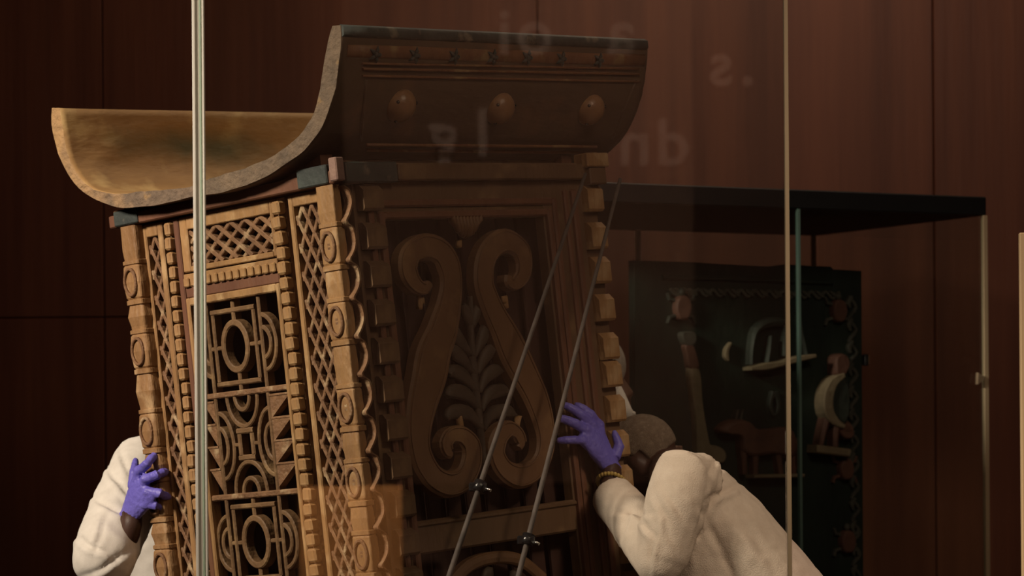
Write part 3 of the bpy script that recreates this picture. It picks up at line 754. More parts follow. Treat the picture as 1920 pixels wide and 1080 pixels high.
# ------------------------------------------------------------------ glass pane of the vitrine in front
vit = empty('vitrine_pane', (P(925, 540, GY).x, GY, 0))
tag(vit, 'tall clear glass pane standing in front of the shrine, with pale polished edges', 'glass pane')
vx = vit.location.x; xl = P(386, 540, GY).x - vx; xr = P(1471, 540, GY).x - vx; ZT = 3.2; lean = math.tan(ROLL) * -1
b = MB(); b.box((xl, 0, .12), (xr, .012, ZT)); b.build('pane', M['glass'], vit)
def edge(pxa, pxb, m, y0, y1, label):
    xa, xb = P(pxa, 540, GY).x - vx, P(pxb, 540, GY).x - vx
    b = MB(); b.box((xa, y0, .12), (xb, y1, ZT), .001); b.build('glass_edge', M[m], vit, None, label)
edge(364.0, 369.5, 'edge_pale', -.004, .012, 'pale left edge strip'); edge(369.5, 377.5, 'edge_grey', .0, .014, 'grey strip between two glass edges')
edge(377.5, 380.5, 'edge_green', -.002, .014, 'thin green glass edge'); edge(380.5, 382.5, 'edge_grey', 0, .014, 'grey strip'); edge(382.5, 386, 'edge_pale', -.003, .012, 'pale inner edge strip')
edge(1473.0, 1481.0, 'edge_tan', -.003, .012, 'tan polished right edge')
b = MB(); b.box((P(340, 540, GY).x - vx, -.04, 0), (P(1500, 540, GY).x - vx, .06, .12), .004); b.build('base_channel', M['black'], vit)

# ------------------------------------------------------------------ solid rods standing in for streaks reflected in the pane
def streak_rod(top, bot, Yt, Yb, clamps, label):
    tpx, bpx = top, bot
    k = (1850 - tpx[1]) / (bpx[1] - tpx[1]); fx = tpx[0] + (bpx[0] - tpx[0]) * k
    pt = P(*tpx, Yt)
    d = ray(fx, 1850); q = CAM + d * (-CAM.z / d.z); pb = q if Yb is None else P(fx, 1850, Yb)
    pb.z = max(pb.z, 0)
    root = empty('reflection_rod', pb); tag(root, label, 'rod', 'rods standing in for reflected streaks')
    dv = pt - pb; b = MB()
    b.tube([(Vector((0, 0, 0)), .0076, .0076), (dv * .5, .0068, .0068), (dv, .0045, .0045)], 12, up=(0, 1, 0)); b.build('shaft', M['rod'], root)
    b = MB(); b.tube([(Vector((0, 0, 0)), .012, .012), (dv * .012, .012, .012)], 12, up=(0, 1, 0)); b.build('foot', M['clamp'], root)
    for fr in clamps:
        # fraction along rod whose picture height is fr
        lo, hi = 0.0, 1.0
        for _ in range(40):
            m_ = (lo + hi) / 2; s_ = pb + dv * m_
            c_ = CR.transposed() @ (s_ - CAM); py = 540 - F * (c_.y / -c_.z - SH)
            lo, hi = (m_, hi) if py > fr else (lo, m_)
        c0 = dv * lo; u = dv.normalized()
        b = MB(); b.tube([(c0 - u * .014, .016, .014), (c0 + u * .014, .016, .014)], 10, up=(0, 1, 0))
        b.box(c0 + Vector((-.026, -.010, -.012)), c0 + Vector((.018, .010, .010)), .003); cl = b.build('clamp', M['clamp'], root)
        b = MB(); b.tube([(c0 + Vector((.016, -.012, -.004)), .004, .004), (c0 + Vector((.028, -.018, -.010)), .004, .004)], 8); b.build('screw', M['steel'], cl)
streak_rod((1098, 325), (842, 1080), 6.74, 5.95, (912,), 'thin grey rod standing in for a reflected streak across the scroll panel, left one of the pair')
streak_rod((1163, 335), (972, 1080), 6.80, 6.05, (1012,), 'thin grey rod standing in for a reflected streak by the gloved hand, right one of the pair')

# ------------------------------------------------------------------ display case behind, with a carved door inside
cA = P(1113, 340, 7.9); cB = P(1850, 370, 8.56)
cd_ = Vector((cB.x - cA.x, cB.y - cA.y, 0)); CW = cd_.length; ang = atan2(cd_.y, cd_.x)
CRot = Matrix.Rotation(ang, 3, 'Z'); CF = Frame((cA.x, cA.y, 0), CRot)
case = empty('display_case', CF.o, CRot)
tag(case, 'glass display case with flat black lid in the background, holding the green carved door', 'display case')
CD = 1.0; zl0 = P(1850, 404, 8.56).z; zl1 = P(1850, 369, 8.56).z
b = MB(); b.box((-.15, 0, zl0), (CW, CD, zl1), .004); b.build('lid', M['black'], case, None, 'flat black lid')
b = MB(); b.box((-.15, 0, 0), (CW, CD, .3), .006); b.build('plinth', M['black'], case, None, 'black base')
def cpane(lo, hi, name='pane', m='case_glass', label=None):
    b = MB(); b.box(lo, hi); b.build(name, M[m], case, None, label)
xg = CF.hit(1500, 700, 1, 0).x
cpane((-.14, .0, .3), (xg - .004, .01, zl0)); cpane((xg + .004, 0, .3), (CW - .016, .01, zl0)); cpane((CW - .012, .012, .3), (CW - .002, CD - .02, zl0)); cpane((-.14, CD - .012, .3), (CW - .02, CD - .002, zl0))
cpane((-.15, .012, .3), (-.14, CD - .012, zl0))
cpane((xg - .0045, -.002, .3), (xg + .0045, .012, zl0), 'glass_edge', 'edge_teal', 'teal edge where two front panes meet')
cpane((CW - .015, -.003, .3), (CW + .0, .012, zl0), 'glass_edge', 'edge_tan', 'pale tan edge at the right corner')
q = CF.hit(1526, 460, 1, CD - .01); cpane((q.x - .007, CD - .015, .3), (q.x + .007, CD, zl0), 'glass_edge', 'edge_tan', 'pale rear corner edge')
q = CF.hit(1197, 450, 1, CD - .01); cpane((q.x - .006, CD - .015, .3), (q.x + .006, CD, zl0), 'glass_edge', 'edge_pale', 'pale joint in the rear glass')
q = CF.hit(1838, 709, 1, -.008)
b = MB(); b.prism([(q.x - .010, q.z + .018), (q.x + .012, q.z + .004), (q.x + .012, q.z - .006), (q.x - .012, q.z - .02)], lambda a_, b_, h: Vector((a_, -h, b_)), -.002, .012)
b.build('clip', M['fig_cream'], case, None, 'small cream clip on the corner edge')

# the carved door
DD = .38
l0 = CF.hit(1190, 700, 1, DD); l1 = CF.hit(1615, 700, 1, DD); DW = l1.x - l0.x
DFr = Frame(CF.world((l0.x, DD, .3)), CRot)
cdoor = empty('carved_door', DFr.o, CRot)
tag(cdoor, 'dark green carved wooden door with animal reliefs, standing in the glass case', 'door')
def Dp(px, py, h=0.0):
    q = DFr.hit(px, py, 1, -h); return (q.x, q.z)
dz = Dp(1400, 499)[1]
def dpart(b, name, m, label=None): return b.build(name, M[m], cdoor, None, label)
b = MB(); poly = [(0, 0), (DW, 0), Dp(1615, 508), Dp(1562, 505), Dp(1558, 500), Dp(1470, 496), Dp(1440, 500), Dp(1300, 492), Dp(1190, 488)]
b.prism(poly, mapR, -.04, 0); dpart(b, 'door_board', 'door_green')
def dbar(pts, r, name, m, h0=-.002, h1=.014, closed=False, label=None, crown=.0, k=3):
    path = [(*Dp(x, y), rr / 575.) for x, y, rr in smooth_path([(x, y, (r if not hasattr(r, '__len__') else r[i])) for i, (x, y) in enumerate(pts)], k)]
    b = MB(); b.ribbon(path, mapR, h0, h1, .004, closed, crown=crown); return dpart(b, name, m, label)
def dpoly(pts, name, m, h0=-.002, h1=.03, label=None, k=3, round_=.006):
    pp = [Dp(x, y) for x, y in (smooth_path(pts, k, True) if k else pts)]
    cx = sum(p[0] for p in pp) / len(pp); cz = sum(p[1] for p in pp) / len(pp)
    b = MB(); rings = []
    for sc_, h in ((1, h0), (1, h1 * .6), (.93, h1 * .88), (.8, h1)): rings.append([mapR(cx + (x - cx) * sc_, cz + (z - cz) * sc_, h) for x, z in pp])
    b.loft(rings, caps=False)
    b.face([v for v in list(b.b.verts)[-len(pp):]])
    return dpart(b, name, m, label)
# raised wavy border: top run and right run of little crescents
top = []
for i in range(25):
    x = 1255 + i * 13.2; top.append((x, 547 + (x - 1255) * .02 + (7 if i % 2 else -5)))
dbar(top, 3.2, 'wavy_border', 'fig_grey', h1=.012, label='thin scalloped border along the top of the door')
rt = []
for i in range(27): rt.append((1593 + (9 if i % 2 else -4) + i * .35, 556 + i * 21))
dbar(rt, 3.6, 'wavy_border', 'fig_grey', h1=.012, label='thin scalloped border down the right side of the door')
for i in range(0, 26, 2): dbar([(1594 + i * .35, 556 + i * 21), (1588 + i * .35, 566 + i * 21), (1590 + i * .35, 578 + i * 21)], (2, 5, 2), 'crescent', 'fig_grey', h1=.016)
for i in range(0, 24, 2): dbar([(1262 + i * 13.2, 541 + i * .26), (1270 + i * 13.2, 547 + i * .26), (1277 + i * 13.2, 553 + i * .26)], (1.5, 4, 1.5), 'crescent', 'fig_grey', h1=.016)
dbar([(1240, 520), (1400, 524), (1560, 530)], 4, 'ledge', 'door_green', h1=.012)
def turtle(x, y, s, label, m1='fig_red', m2='fig_grey'):
    body = dpoly([(x - 13 * s, y), (x - 9 * s, y - 17 * s), (x, y - 21 * s), (x + 9 * s, y - 17 * s), (x + 13 * s, y), (x + 8 * s, y + 17 * s), (x, y + 20 * s), (x - 8 * s, y + 17 * s)], 'carved_turtle', m1, h1=.03, label=label)
    for sx, sy in ((-1, -1), (1, -1), (-1, 1), (1, 1)):
        path = [(*Dp(x + sx * a_ * s, y + sy * c_ * s), r_ / 575.) for a_, c_, r_ in ((8, 12, 3.5), (19, 15, 3.2), (22, 25, 2.5))]
        b = MB(); b.ribbon(path, mapR, -.002, .014, .003); b.build('leg', M[m2], body)
    b = MB(); hx, hz = Dp(x, y - 26 * s); b.ball(mapR(hx, hz, .012), (.011 * s, .012, .013 * s), 10); b.build('head', M[m2], body)
turtle(1568, 584, 1.05, 'red-brown turtle relief at the top right of the door')
turtle(1581, 880, 1.0, 'turtle relief below the bird', m2='fig_red'); turtle(1584, 1016, 1.05, 'turtle relief at the lower right', m1='fig_red')
turtle(1275, 578, 1.15, 'turtle relief at the top left of the door', m2='fig_dark')
# long figure at the left: red head and neck above a long cream body
dpoly([(1270, 626), (1282, 621), (1296, 624), (1299, 640), (1290, 650), (1276, 646)], 'figure_head', 'fig_grey', h1=.03, label='pale head of the long figure')
dpoly([(1277, 646), (1292, 646), (1300, 668), (1304, 692), (1286, 692), (1281, 668)], 'figure_neck', 'fig_red', h1=.028, label='red neck of the long figure')
dpoly([(1285, 690), (1304, 690), (1308, 740), (1315, 790), (1324, 838), (1330, 870), (1302, 872), (1297, 800), (1291, 745)], 'figure_body', 'fig_cream', h1=.03, label='long cream body of the figure at the left')
dpoly([(1322, 836), (1345, 838), (1356, 852), (1350, 868), (1326, 866)], 'figure_foot', 'fig_cream', h1=.025)
# upper shelf with a broken standing animal
dbar([(1392, 692), (1420, 688), (1452, 682), (1480, 674), (1512, 668)], (3, 7, 5, 6, 3.5), 'shelf', 'fig_cream', h1=.06, label='sloping cream ledge under the faint upper figure')
for pts, r in (([(1430, 680), (1434, 655), (1436, 630)], (4, 3, 2)), ([(1400, 684), (1402, 650), (1412, 618), (1440, 604), (1470, 606)], (3, 4, 7, 9, 6)), ([(1490, 585), (1494, 620), (1500, 650), (1504, 668)], (2, 3, 3, 2)), ([(1462, 668), (1464, 640), (1468, 610)], (3, 4, 5))):
    dbar(pts, r, 'upper_figure', 'fig_dark', h1=.03, crown=.006)
dbar([(1366, 643), (1359, 655), (1358, 668), (1361, 676)], (2, 4, 4.5, 1.5), 'crescent', 'fig_cream', h1=.02, label='small cream crescent')
# horse on its ledge
dbar([(1398, 893), (1445, 892), (1492, 891)], 3.2, 'shelf', 'fig_cream', h1=.055, label='thin cream ledge under the horse')
horse = dpoly([(1338, 804), (1352, 791), (1372, 786), (1392, 790), (1408, 804), (1440, 803), (1462, 800), (1480, 812), (1484, 840), (1478, 858), (1440, 852), (1400, 856), (1380, 846), (1378, 822), (1362, 812), (1344, 812)], 'carved_horse', 'fig_red', h1=.05, label='red-brown horse relief standing on a cream ledge')
for x, y0, x1 in ((1385, 840, 1388), (1408, 845, 1408), (1450, 845, 1456), (1476, 840, 1480)):
    path = [(*Dp(x, y0), .013), (*Dp((x + x1) / 2, y0 + 24), .009), (*Dp(x1, 889), .009)]
    b = MB(); b.ribbon(path, mapR, -.002, .035, .005, crown=.005); b.build('leg', M['fig_red'], horse)
for x in (1371, 1380):
    b = MB(); b.ribbon([(*Dp(x, 790), .004), (*Dp(x + 2, 780), .004), (*Dp(x + 5, 768), .0015)], mapR, -.002, .03, .002); b.build('ear', M['fig_grey'], horse)
b = MB(); b.ribbon([(*Dp(1484, 822), .006), (*Dp(1491, 850), .006), (*Dp(1488, 880), .002)], mapR, -.002, .025, .003); b.build('tail', M['fig_red'], horse)
for pts, r in (([(1446, 735), (1440, 760), (1447, 780)], (5, 4, 3)), ([(1450, 735), (1455, 760), (1449, 780)], (5, 4, 2))): dbar(pts, r, 'faint_figure', 'fig_dark', h1=.02)
# bird on its ledge
dbar([(1513, 841), (1545, 845), (1576, 849)], 7.5, 'shelf', 'fig_cream', h1=.06, label='pale ledge under the bird')
dpoly([(1552, 670), (1563, 663), (1574, 667), (1578, 684), (1573, 698), (1568, 706), (1553, 704), (1551, 688)], 'bird_head', 'fig_red', h1=.055, label='red head of the bird')
dpoly([(1556, 703), (1572, 706), (1580, 740), (1578, 780), (1570, 800), (1552, 790), (1545, 760), (1547, 730)], 'bird_body', 'fig_dark', h1=.05, label='dark green back and wing of the bird')
dbar([(1566, 704), (1548, 716), (1537, 742), (1538, 772), (1550, 790), (1566, 800)], (5, 9, 11, 11, 8, 4), 'bird_breast', 'fig_cream', h0=.0, h1=.058, label='curved cream breast of the bird')
dpoly([(1560, 790), (1576, 788), (1588, 802), (1588, 820), (1574, 824), (1562, 812)], 'bird_tail', 'fig_red', h1=.045, label='red tail of the bird')
for pts, r, m in (([(1540, 784), (1532, 812), (1527, 838)], (8, 6, 5), 'fig_red'), ([(1558, 795), (1555, 815), (1554, 838)], (9, 7, 6), 'fig_red')): dbar(pts, r, 'bird_leg', m, h1=.045, crown=.004)
b = MB(); q = Dp(1624, 675); b.box((q[0] - .012, -.012, q[1] - .02), (q[0] + .004, .012, q[1] + .02), .004); dpart(b, 'latch', 'clamp', 'small dark latch on the right edge'); b = MB(); b.box((q[0] + .004, -.006, q[1] - .014), (q[0] + .009, .01, q[1] + .014), .001); dpart(b, 'latch_plate', 'fig_cream')

# lit label board at the right edge
q = P(1912, 436, 6.9); st = empty('label_board', (q.x + .2, 6.9, 0)); tag(st, 'pale board with a bright warm edge at the right border of the picture', 'board')
b = MB(); b.box((-.2, 0, .95), (.2, .02, q.z), .003); b.build('board', M['stand'], st)
b = MB(); b.box((-.02, .02, 0), (.02, .05, 1.3), .003); b.box((-.2, -.1, 0), (.2, .2, .03), .004); b.build('foot', M['black'], st)
# ------------------------------------------------------------------ people
def axes(fwd, up):
    f = Vector(fwd).normalized(); u = Vector(up); u = (u - f * u.dot(f)).normalized(); l = u.cross(f)
    return Matrix((f, l, u)).transposed()               # columns: forward, left, up
def head_shapes(b, c, A, s=1.0):
    T = lambda x, y, z: c + A @ Vector((x * s, y * s, z * s))
    b.ball(T(-.012, 0, .028), (.098 * s, .076 * s, .092 * s), 20, A)
    b.ball(T(.03, 0, -.045), (.062 * s, .056 * s, .072 * s), 16, A)
    b.ball(T(.052, 0, .0), (.048 * s, .060 * s, .062 * s), 14, A)
    b.ball(T(.062, 0, -.088), (.026 * s, .030 * s, .024 * s), 10, A)
    b.tube([(T(.088, 0, .012), .010 * s, .010 * s), (T(.103, 0, -.012), .012 * s, .012 * s), (T(.108, 0, -.028), .016 * s, .013 * s), (T(.092, 0, -.036), .012 * s, .01 * s)], 8, up=A.col[1])
    for y in (1, -1):
        b.ball(T(.083, y * .030, .022), (.014 * s, .024 * s, .010 * s), 10, A)
        b.ball(T(-.006, y * .077, -.004), (.020 * s, .010 * s, .033 * s), 10, A)
        b.ball(T(.002, y * .077, -.022), (.012 * s, .010 * s, .016 * s), 8, A)
    b.tube([(T(-.025, 0, -.03), .056 * s, .056 * s), (T(-.035, 0, -.11), .054 * s, .056 * s)], 14, up=A.col[0])
def head_parts(parent, c, A, hair_m, skin_m, s=1.0, hair_len=.003, nape=.50):
    T = lambda x, y, z: c + A @ Vector((x * s, y * s, z * s))
    for y in (1, -1):
        b = MB(); b.ball(T(.084, y * .031, .003), (.011 * s, .014 * s, .009 * s), 10, A); b.build('eye', M['eye'], parent)
    b = MB(); b.tube([(T(.082, .022, -.056), .004, .004), (T(.094, 0, -.055), .006, .007), (T(.082, -.022, -.056), .004, .004)], 8, up=A.col[2]); b.build('mouth', M['lip'], parent)
    b = MB(); t = bmesh.new(); bmesh.ops.create_uvsphere(t, u_segments=64, v_segments=48, radius=1)
    rx, ry, rz = (.098 + hair_len) * s, (.076 + hair_len) * s, (.092 + hair_len) * s
    kill = []
    for v in t.verts:
        u = v.co.copy(); k = 1 + .012 * noise.noise(u * 9)
        if u.z < -.05 - (nape if u.x < -.25 else 0) + max(0, u.x) * .75 : kill.append(v)
        v.co = T(-.012, 0, .028) + A @ Vector((u.x * rx * k, u.y * ry * k, u.z * rz * k))
    bmesh.ops.delete(t, geom=kill, context='VERTS')
    bmesh.ops.solidify(t, geom=list(t.faces), thickness=.004)
    b._merge(t, None, True); b.build('hair', M[hair_m], parent)

def glove_hand(name, parent, wrist, knuckles, tips, thumb, normal, label=None, thick=.013, mids=None, cuff=None):
    """palm lofted from wrist to four knuckles, four separate fingers and a thumb (index..little), bent over the middle joints"""
    b = MB(); nrm = Vector(normal).normalized()
    kc = sum(knuckles, Vector()) / 4
    across = (knuckles[0] - knuckles[3])
    pal = []
    for t in (0, .25, .5, .75, 1.0):
        c = wrist.lerp(kc, t); hw = (.029 + (across.length / 2 + .008 - .029) * min(1, t * 1.15)); th = .021 + .002 * sin(pi * t) - .006 * t
        pal.append((c, hw, th))
    pal = [(wrist + (wrist - kc).normalized() * .03, .029, .023)] + pal
    pal.append((kc + (kc - wrist).normalized() * .008, across.length / 2 + .006, .012))
    # orient ellipse with 'up' = palm normal
    b.tube(pal, 16, up=nrm)
    fr = (.0128, .0132, .0128, .0116)
    for i in range(4):
        k, tp = knuckles[i], tips[i]; m = mids[i] if mids else (k.lerp(tp, .48) + nrm * .012)
        root = k.lerp(wrist, .25)
        p2 = m.lerp(tp, .52) + nrm * .004
        b.tube([(root, fr[i] * 1.05, fr[i] * 1.05), (k + nrm * .002, fr[i] * 1.12, fr[i] * 1.12), (k.lerp(m, .5), fr[i] * .98, fr[i] * .98), (m, fr[i] * 1.03, fr[i] * 1.03), (p2, fr[i] * .92, fr[i] * .92), (tp.lerp(p2, .25), fr[i] * .82, fr[i] * .82), (tp, fr[i] * .5, fr[i] * .5)], 12, up=nrm)
        b.ball(tp.lerp(p2, .12), fr[i] * .72, 10)
        b.ball(k + nrm * .003, fr[i] * 1.15, 10)
    tb = thumb
    b.tube([(tb[0], .016, .016), (tb[1], .0145, .0145), (tb[1].lerp(tb[2], .5), .0115, .0115), (tb[2], .0085, .0085)], 12, up=nrm); b.ball(tb[2], .0085, 10)
    wr = lambda p, n: .0009 * noise.noise(p * 90) + .0006 * noise.noise(p * 200)
    me = remeshed(b, name, .0028, 3, [M['glove']], wr)
    o = add(name, me, parent, None, label)
    if cuff is not None:                                  # rolled rim at the glove's wrist end
        d = (wrist - kc).normalized(); c = wrist + d * cuff
        rc = MB(); u = nrm - d * nrm.dot(d); u.normalize(); v = d.cross(u)
        rings = []
        for k in range(24):
            a = 2 * pi * k / 24; rad = u * sin(a) * .0245 + v * cos(a) * .031; cc = c + rad; rn = rad.normalized()
            rings.append([cc + rn * .0025 * cos(t) + d * .0025 * sin(t) for t in [2 * pi * j / 6 for j in range(6)]])
        rc.loft(rings, True); rc.build('glove_cuff', M['glove'], o)
    return o
def folds(amp, f=9.0, axis=None, f2=22):
    def fn(p, n):
        q = Vector((p.x * f, p.y * f, p.z * f))
        w_ = noise.noise(q * .5 + Vector((3, 1, 2)))
        r = 1 - abs(noise.noise(q * 1.0 + Vector((w_, w_ * 2, 0))))
        r2 = 1 - abs(noise.noise(Vector((p.x * f2, p.y * f2, p.z * f2 * .5))))
        return amp * (r ** 3 * 1.1 - .45) + amp * .35 * (r2 ** 4 - .3)
    return fn
def legs(b, hipL, hipR, r=.085):
    out = []
    for h, dx in ((hipL, .0), (hipR, .0)):
        knee = Vector((h.x + dx, h.y + .0, .50)); ank = Vector((h.x + dx + .02, h.y + .02, .09))
        b.tube([(h + Vector((0, 0, .05)), r * 1.1, r * 1.1), (h.lerp(knee, .5), r * .95, r * .95), (knee, r * .68, r * .68), (knee.lerp(ank, .4), r * .66, r * .66), (ank, r * .45, r * .45)], 14, up=(0, 1, 0))
        out.append(ank)
    return out
def shoes(parent, ankles, fwd):
    f = Vector(fwd).normalized()
    for a in ankles:
        b = MB(); base = Vector((a.x, a.y, .035))
        b.tube([(base - f * .08, .034, .035), (base - f * .03 + Vector((0, 0, .012)), .040, .046), (base + f * .06, .045, .035), (base + f * .14 - Vector((0, 0, .008)), .042, .026), (base + f * .18 - Vector((0, 0, .012)), .025, .018)], 14, up=(0, 0, 1)); b.build('shoe', M['shoe'], parent)
def lift(mesh_parent): pass

def creases(p, n):
    # long soft folds running round the elbow and from the armpit, plus fine crinkle
    v = 0.0
    for (px, py, Y, ang, ln, wd, am) in CREASE:
        c_ = CR.transposed() @ (p - CAM); x = 960 + F * c_.x / -c_.z; y = 540 - F * (c_.y / -c_.z - SH)
        dx, dy = x - px, y - py; ca, sa = cos(ang), sin(ang)
        u, t = dx * ca + dy * sa, -dx * sa + dy * ca
        t += 6 * noise.noise(Vector((u * .03, px * .1, 0)))
        if n.y < .35: v += am * math.exp(-(u / ln) ** 2) * (math.exp(-((t - wd) / wd) ** 2) - 1.2 * math.exp(-(t / (wd * .7)) ** 2))
    q = p * 11; w_ = noise.noise(q * .6)
    return v + .0022 * (1 - abs(noise.noise(q + Vector((w_ * 2, w_, 0))))) ** 3 + .0014 * noise.noise(p * 38)
CREASE = [(1185, 962, 6.5, .15, 34, 7, .006), (1172, 985, 6.5, -1.2, 30, 6, .005), (1210, 985, 6.5, .8, 30, 7, .006), (1222, 1035, 6.5, -1.4, 40, 6, .006), (1265, 945, 6.5, 1.0, 34, 8, .005), (1250, 985, 6.5, 1.25, 42, 8, .005),
          (1330, 905, 6.6, -1.35, 60, 8, .006), (1352, 925, 6.6, -.5, 34, 8, .008), (1322, 960, 6.6, -1.2, 60, 9, .007), (1340, 1010, 6.6, 1.1, 70, 10, .006), (1395, 990, 6.6, .9, 60, 13, .004), (1430, 1040, 6.6, .95, 60, 13, .004)]
# ---- handler at the right, bent over, pressing a gloved hand on the shrine
pr = empty('person', (P(1530, 1130, 6.75).x, 6.75, 0))
tag(pr, 'bent-over person in white coat, cropped hair, violet glove pressing the shrine from the right', 'person')
W2 = lambda px, py, Y: P(px, py, Y)
hc = W2(1211, 862, 7.12)
HA = axes((-.62, .42, -.62), (-.60, .05, .78))
wristR = SF.world(mapR(*R(1147, 888, .075), .075))
def onR(px, py, h): return SF.world(mapR(*R(px, py, h), h))
elbow = W2(1237, 1052, 6.48); shl = W2(1283, 893, 6.52); shr = W2(1262, 905, 6.92)
chest = [W2(1262, 905, 6.72), W2(1300, 935, 6.72), W2(1352, 1000, 6.72), W2(1412, 1075, 6.72), W2(1470, 1150, 6.72), W2(1500, 1215, 6.72)]
farel = W2(1225, 1090, 7.0); farw = W2(1190, 1230, 6.9)
fa = W2(1146, 929, 6.78)
b = MB(); head_shapes(b, hc, HA, 1.0)
nk = hc + HA @ Vector((-.03, 0, -.06))
b.tube([(nk, .056, .056), (nk.lerp(chest[0], .6), .058, .06), (chest[1], .07, .07)], 14, up=(0, 1, 0))
b.tube([(c_, rd, ri) for c_, rd, ri in zip(chest, (.16, .18, .175, .165, .16, .15), (.08, .095, .105, .1, .1, .1))], 18, up=(.7, 0, .7))
b.tube([(shl, .055, .055), (shl.lerp(elbow, .5), .048, .048), (elbow, .042, .042)], 12, up=(0, 1, 0)); b.tube([(elbow, .042, .042), (W2(1206, 1003, 6.62), .040, .040), (fa, .033, .033), (wristR, .027, .025)], 12, up=(0, 1, 0))
b.tube([(chest[1] + Vector((0, .16, 0)), .055, .055), (farel, .042, .042), (farw, .03, .03)], 12, up=(0, 1, 0))
hipA = Vector((chest[5].x + .02, 6.62, chest[5].z - .02)); hipB = Vector((chest[5].x + .05, 6.84, chest[5].z - .02)); ank = legs(b, hipA, hipB)
body = remeshed(b, 'body', .008, 3, [M['skin']]); body = add('body', body, pr)
head_parts(pr, hc, HA, 'hair', 'skin', 1.0)
b = MB()                                               # coat: torso, near sleeve, far sleeve, skirt
b.tube([(c_, rd, ri) for c_, rd, ri in zip([chest[0] + Vector((.005, 0, -.005))] + chest[1:], (.13, .205, .215, .215, .22, .22), (.065, .108, .128, .132, .14, .15))] + [(Vector((chest[5].x + .03, 6.73, .72)), .24, .17)], 22, up=(.7, 0, .7))
b.tube([(shl + Vector((.03, .05, -.02)), .085, .08), (shl, .082, .080), (shl.lerp(elbow, .3), .079, .079), (shl.lerp(elbow, .65), .073, .074), (elbow + Vector((.004, 0, 0)), .064, .066)], 18, up=(0, 1, 0))
b.ball(elbow, .062, 14)
b.tube([(elbow, .062, .064), (W2(1206, 1003, 6.62), .066, .066), (W2(1175, 960, 6.71), .062, .062), (fa, .057, .057)], 18, up=(0, 1, 0))
b.tube([(chest[1] + Vector((0, .17, 0)), .085, .085), (farel, .065, .065), (farel.lerp(farw, .85), .06, .06)], 16, up=(0, 1, 0))
b.tube([(W2(1300, 945, 6.70), .15, .09), (W2(1312, 1020, 6.68), .17, .11), (W2(1332, 1120, 6.68), .18, .13), (W2(1370, 1260, 6.74), .18, .13)], 18, up=(1, 0, 0))
cm = remeshed(b, 'coat', .0075, 8, [M['coat_warm_lit']], creases)
add('coat', cm, pr)
b = MB(); b.tube([(hipA + Vector((0, 0, .0)), .115, .115), (Vector((hipA.x, hipA.y, .5)), .085, .085), (Vector((hipA.x + .02, hipA.y + .02, .07)), .075, .075)], 16, up=(0, 1, 0)); b.tube([(hipB, .115, .115), (Vector((hipB.x, hipB.y, .5)), .085, .085), (Vector((hipB.x + .02, hipB.y + .02, .07)), .075, .075)], 16, up=(0, 1, 0))
add('trousers', remeshed(b, 'trousers', .012, 3, [M['trouser']], folds(.004)), pr)
shoes(pr, ank, (-1, 0, 0))
nR = SR @ Vector((0, -1, 0))
hK = [(1122, 797), (1108, 797), (1097, 806), (1090, 825)]; hT = [(1080, 759), (1058, 759), (1047, 783), (1047, 826)]
glove_hand('glove', pr, onR(1140, 869, .066), [onR(x, y, .052) for x, y in hK], [onR(x, y, .026) for x, y in hT], [onR(1152, 858, .07), onR(1161, 836, .07), onR(1152, 812, .06)], nR,
           label='violet glove on the left hand', cuff=.012)
b = MB(); d = (fa - wristR).normalized(); c0 = wristR + d * .030      # beaded bracelet
u = (nR - d * nR.dot(d)).normalized(); v = d.cross(u)
for k in range(26):
    a = 2 * pi * k / 26; b.ball(c0 + u * sin(a) * .034 + v * cos(a) * .040, .0060, 8)
b.build('bracelet', M['beads'], pr, None, 'yellow beaded bracelet')
b = MB(); c1 = wristR + d * .012; rings = []
for t, rr2 in ((-.03, .0255), (.0, .0275), (.03, .030), (.06, .033)):
    rings.append([c1 + d * t + u * sin(2 * pi * k / 20) * rr2 * .9 + v * cos(2 * pi * k / 20) * rr2 * 1.12 for k in range(20)])
b.loft(rings); b.build('wrist', M['skin'], pr)

# ---- handler at the left, mostly behind the shrine, one arm round the far post
pl = empty('person', (P(330, 900, 7.35).x, 7.35, 0))
tag(pl, 'person in white coat behind the left edge of the shrine, violet glove gripping its post', 'person')
hl = lambda px, py, h: SF.world(mapL(*L(px, py, h), h))
tc_ = [P(338, 800, 7.38), P(333, 880, 7.36), P(325, 1000, 7.36), P(325, 1120, 7.36), P(325, 1230, 7.36)]
sL = P(268, 868, 7.16); eL = P(195, 1040, 6.84); wL = hl(243, 966, .055)
hc2 = P(345, 715, 7.32); A2 = axes((.3, -.9, -.2), (0, 0, 1))
b = MB(); head_shapes(b, hc2, A2); b.tube([(hc2 - Vector((0, 0, .06)), .055, .055), (tc_[0], .06, .06)], 14, up=(0, 1, 0))
b.tube([(c_, a_, e_) for c_, a_, e_ in zip(tc_, (.055, .16, .16, .15, .16), (.055, .09, .10, .1, .1))], 18, up=(0, 1, 0))
b.tube([(sL, .052, .052), (eL, .042, .042)], 12, up=(0, 1, 0)); b.tube([(eL, .042, .042), (P(222, 1020, 6.85), .036, .036), (P(238, 1000, 6.85), .030, .030), (wL, .026, .024)], 12, up=(0, 1, 0))
s2 = P(430, 880, 7.5); e2 = P(430, 1050, 7.55); b.tube([(s2, .052, .052), (e2, .042, .042), (P(430, 1200, 7.5), .03, .03)], 12, up=(0, 1, 0))
h1_ = Vector((tc_[4].x - .09, tc_[4].y, tc_[4].z)); h2_ = Vector((tc_[4].x + .09, tc_[4].y, tc_[4].z)); ank = legs(b, h1_, h2_)
add('body', remeshed(b, 'body', .008, 3, [M['skin']]), pl); head_parts(pl, hc2, A2, 'hair', 'skin')
b = MB()
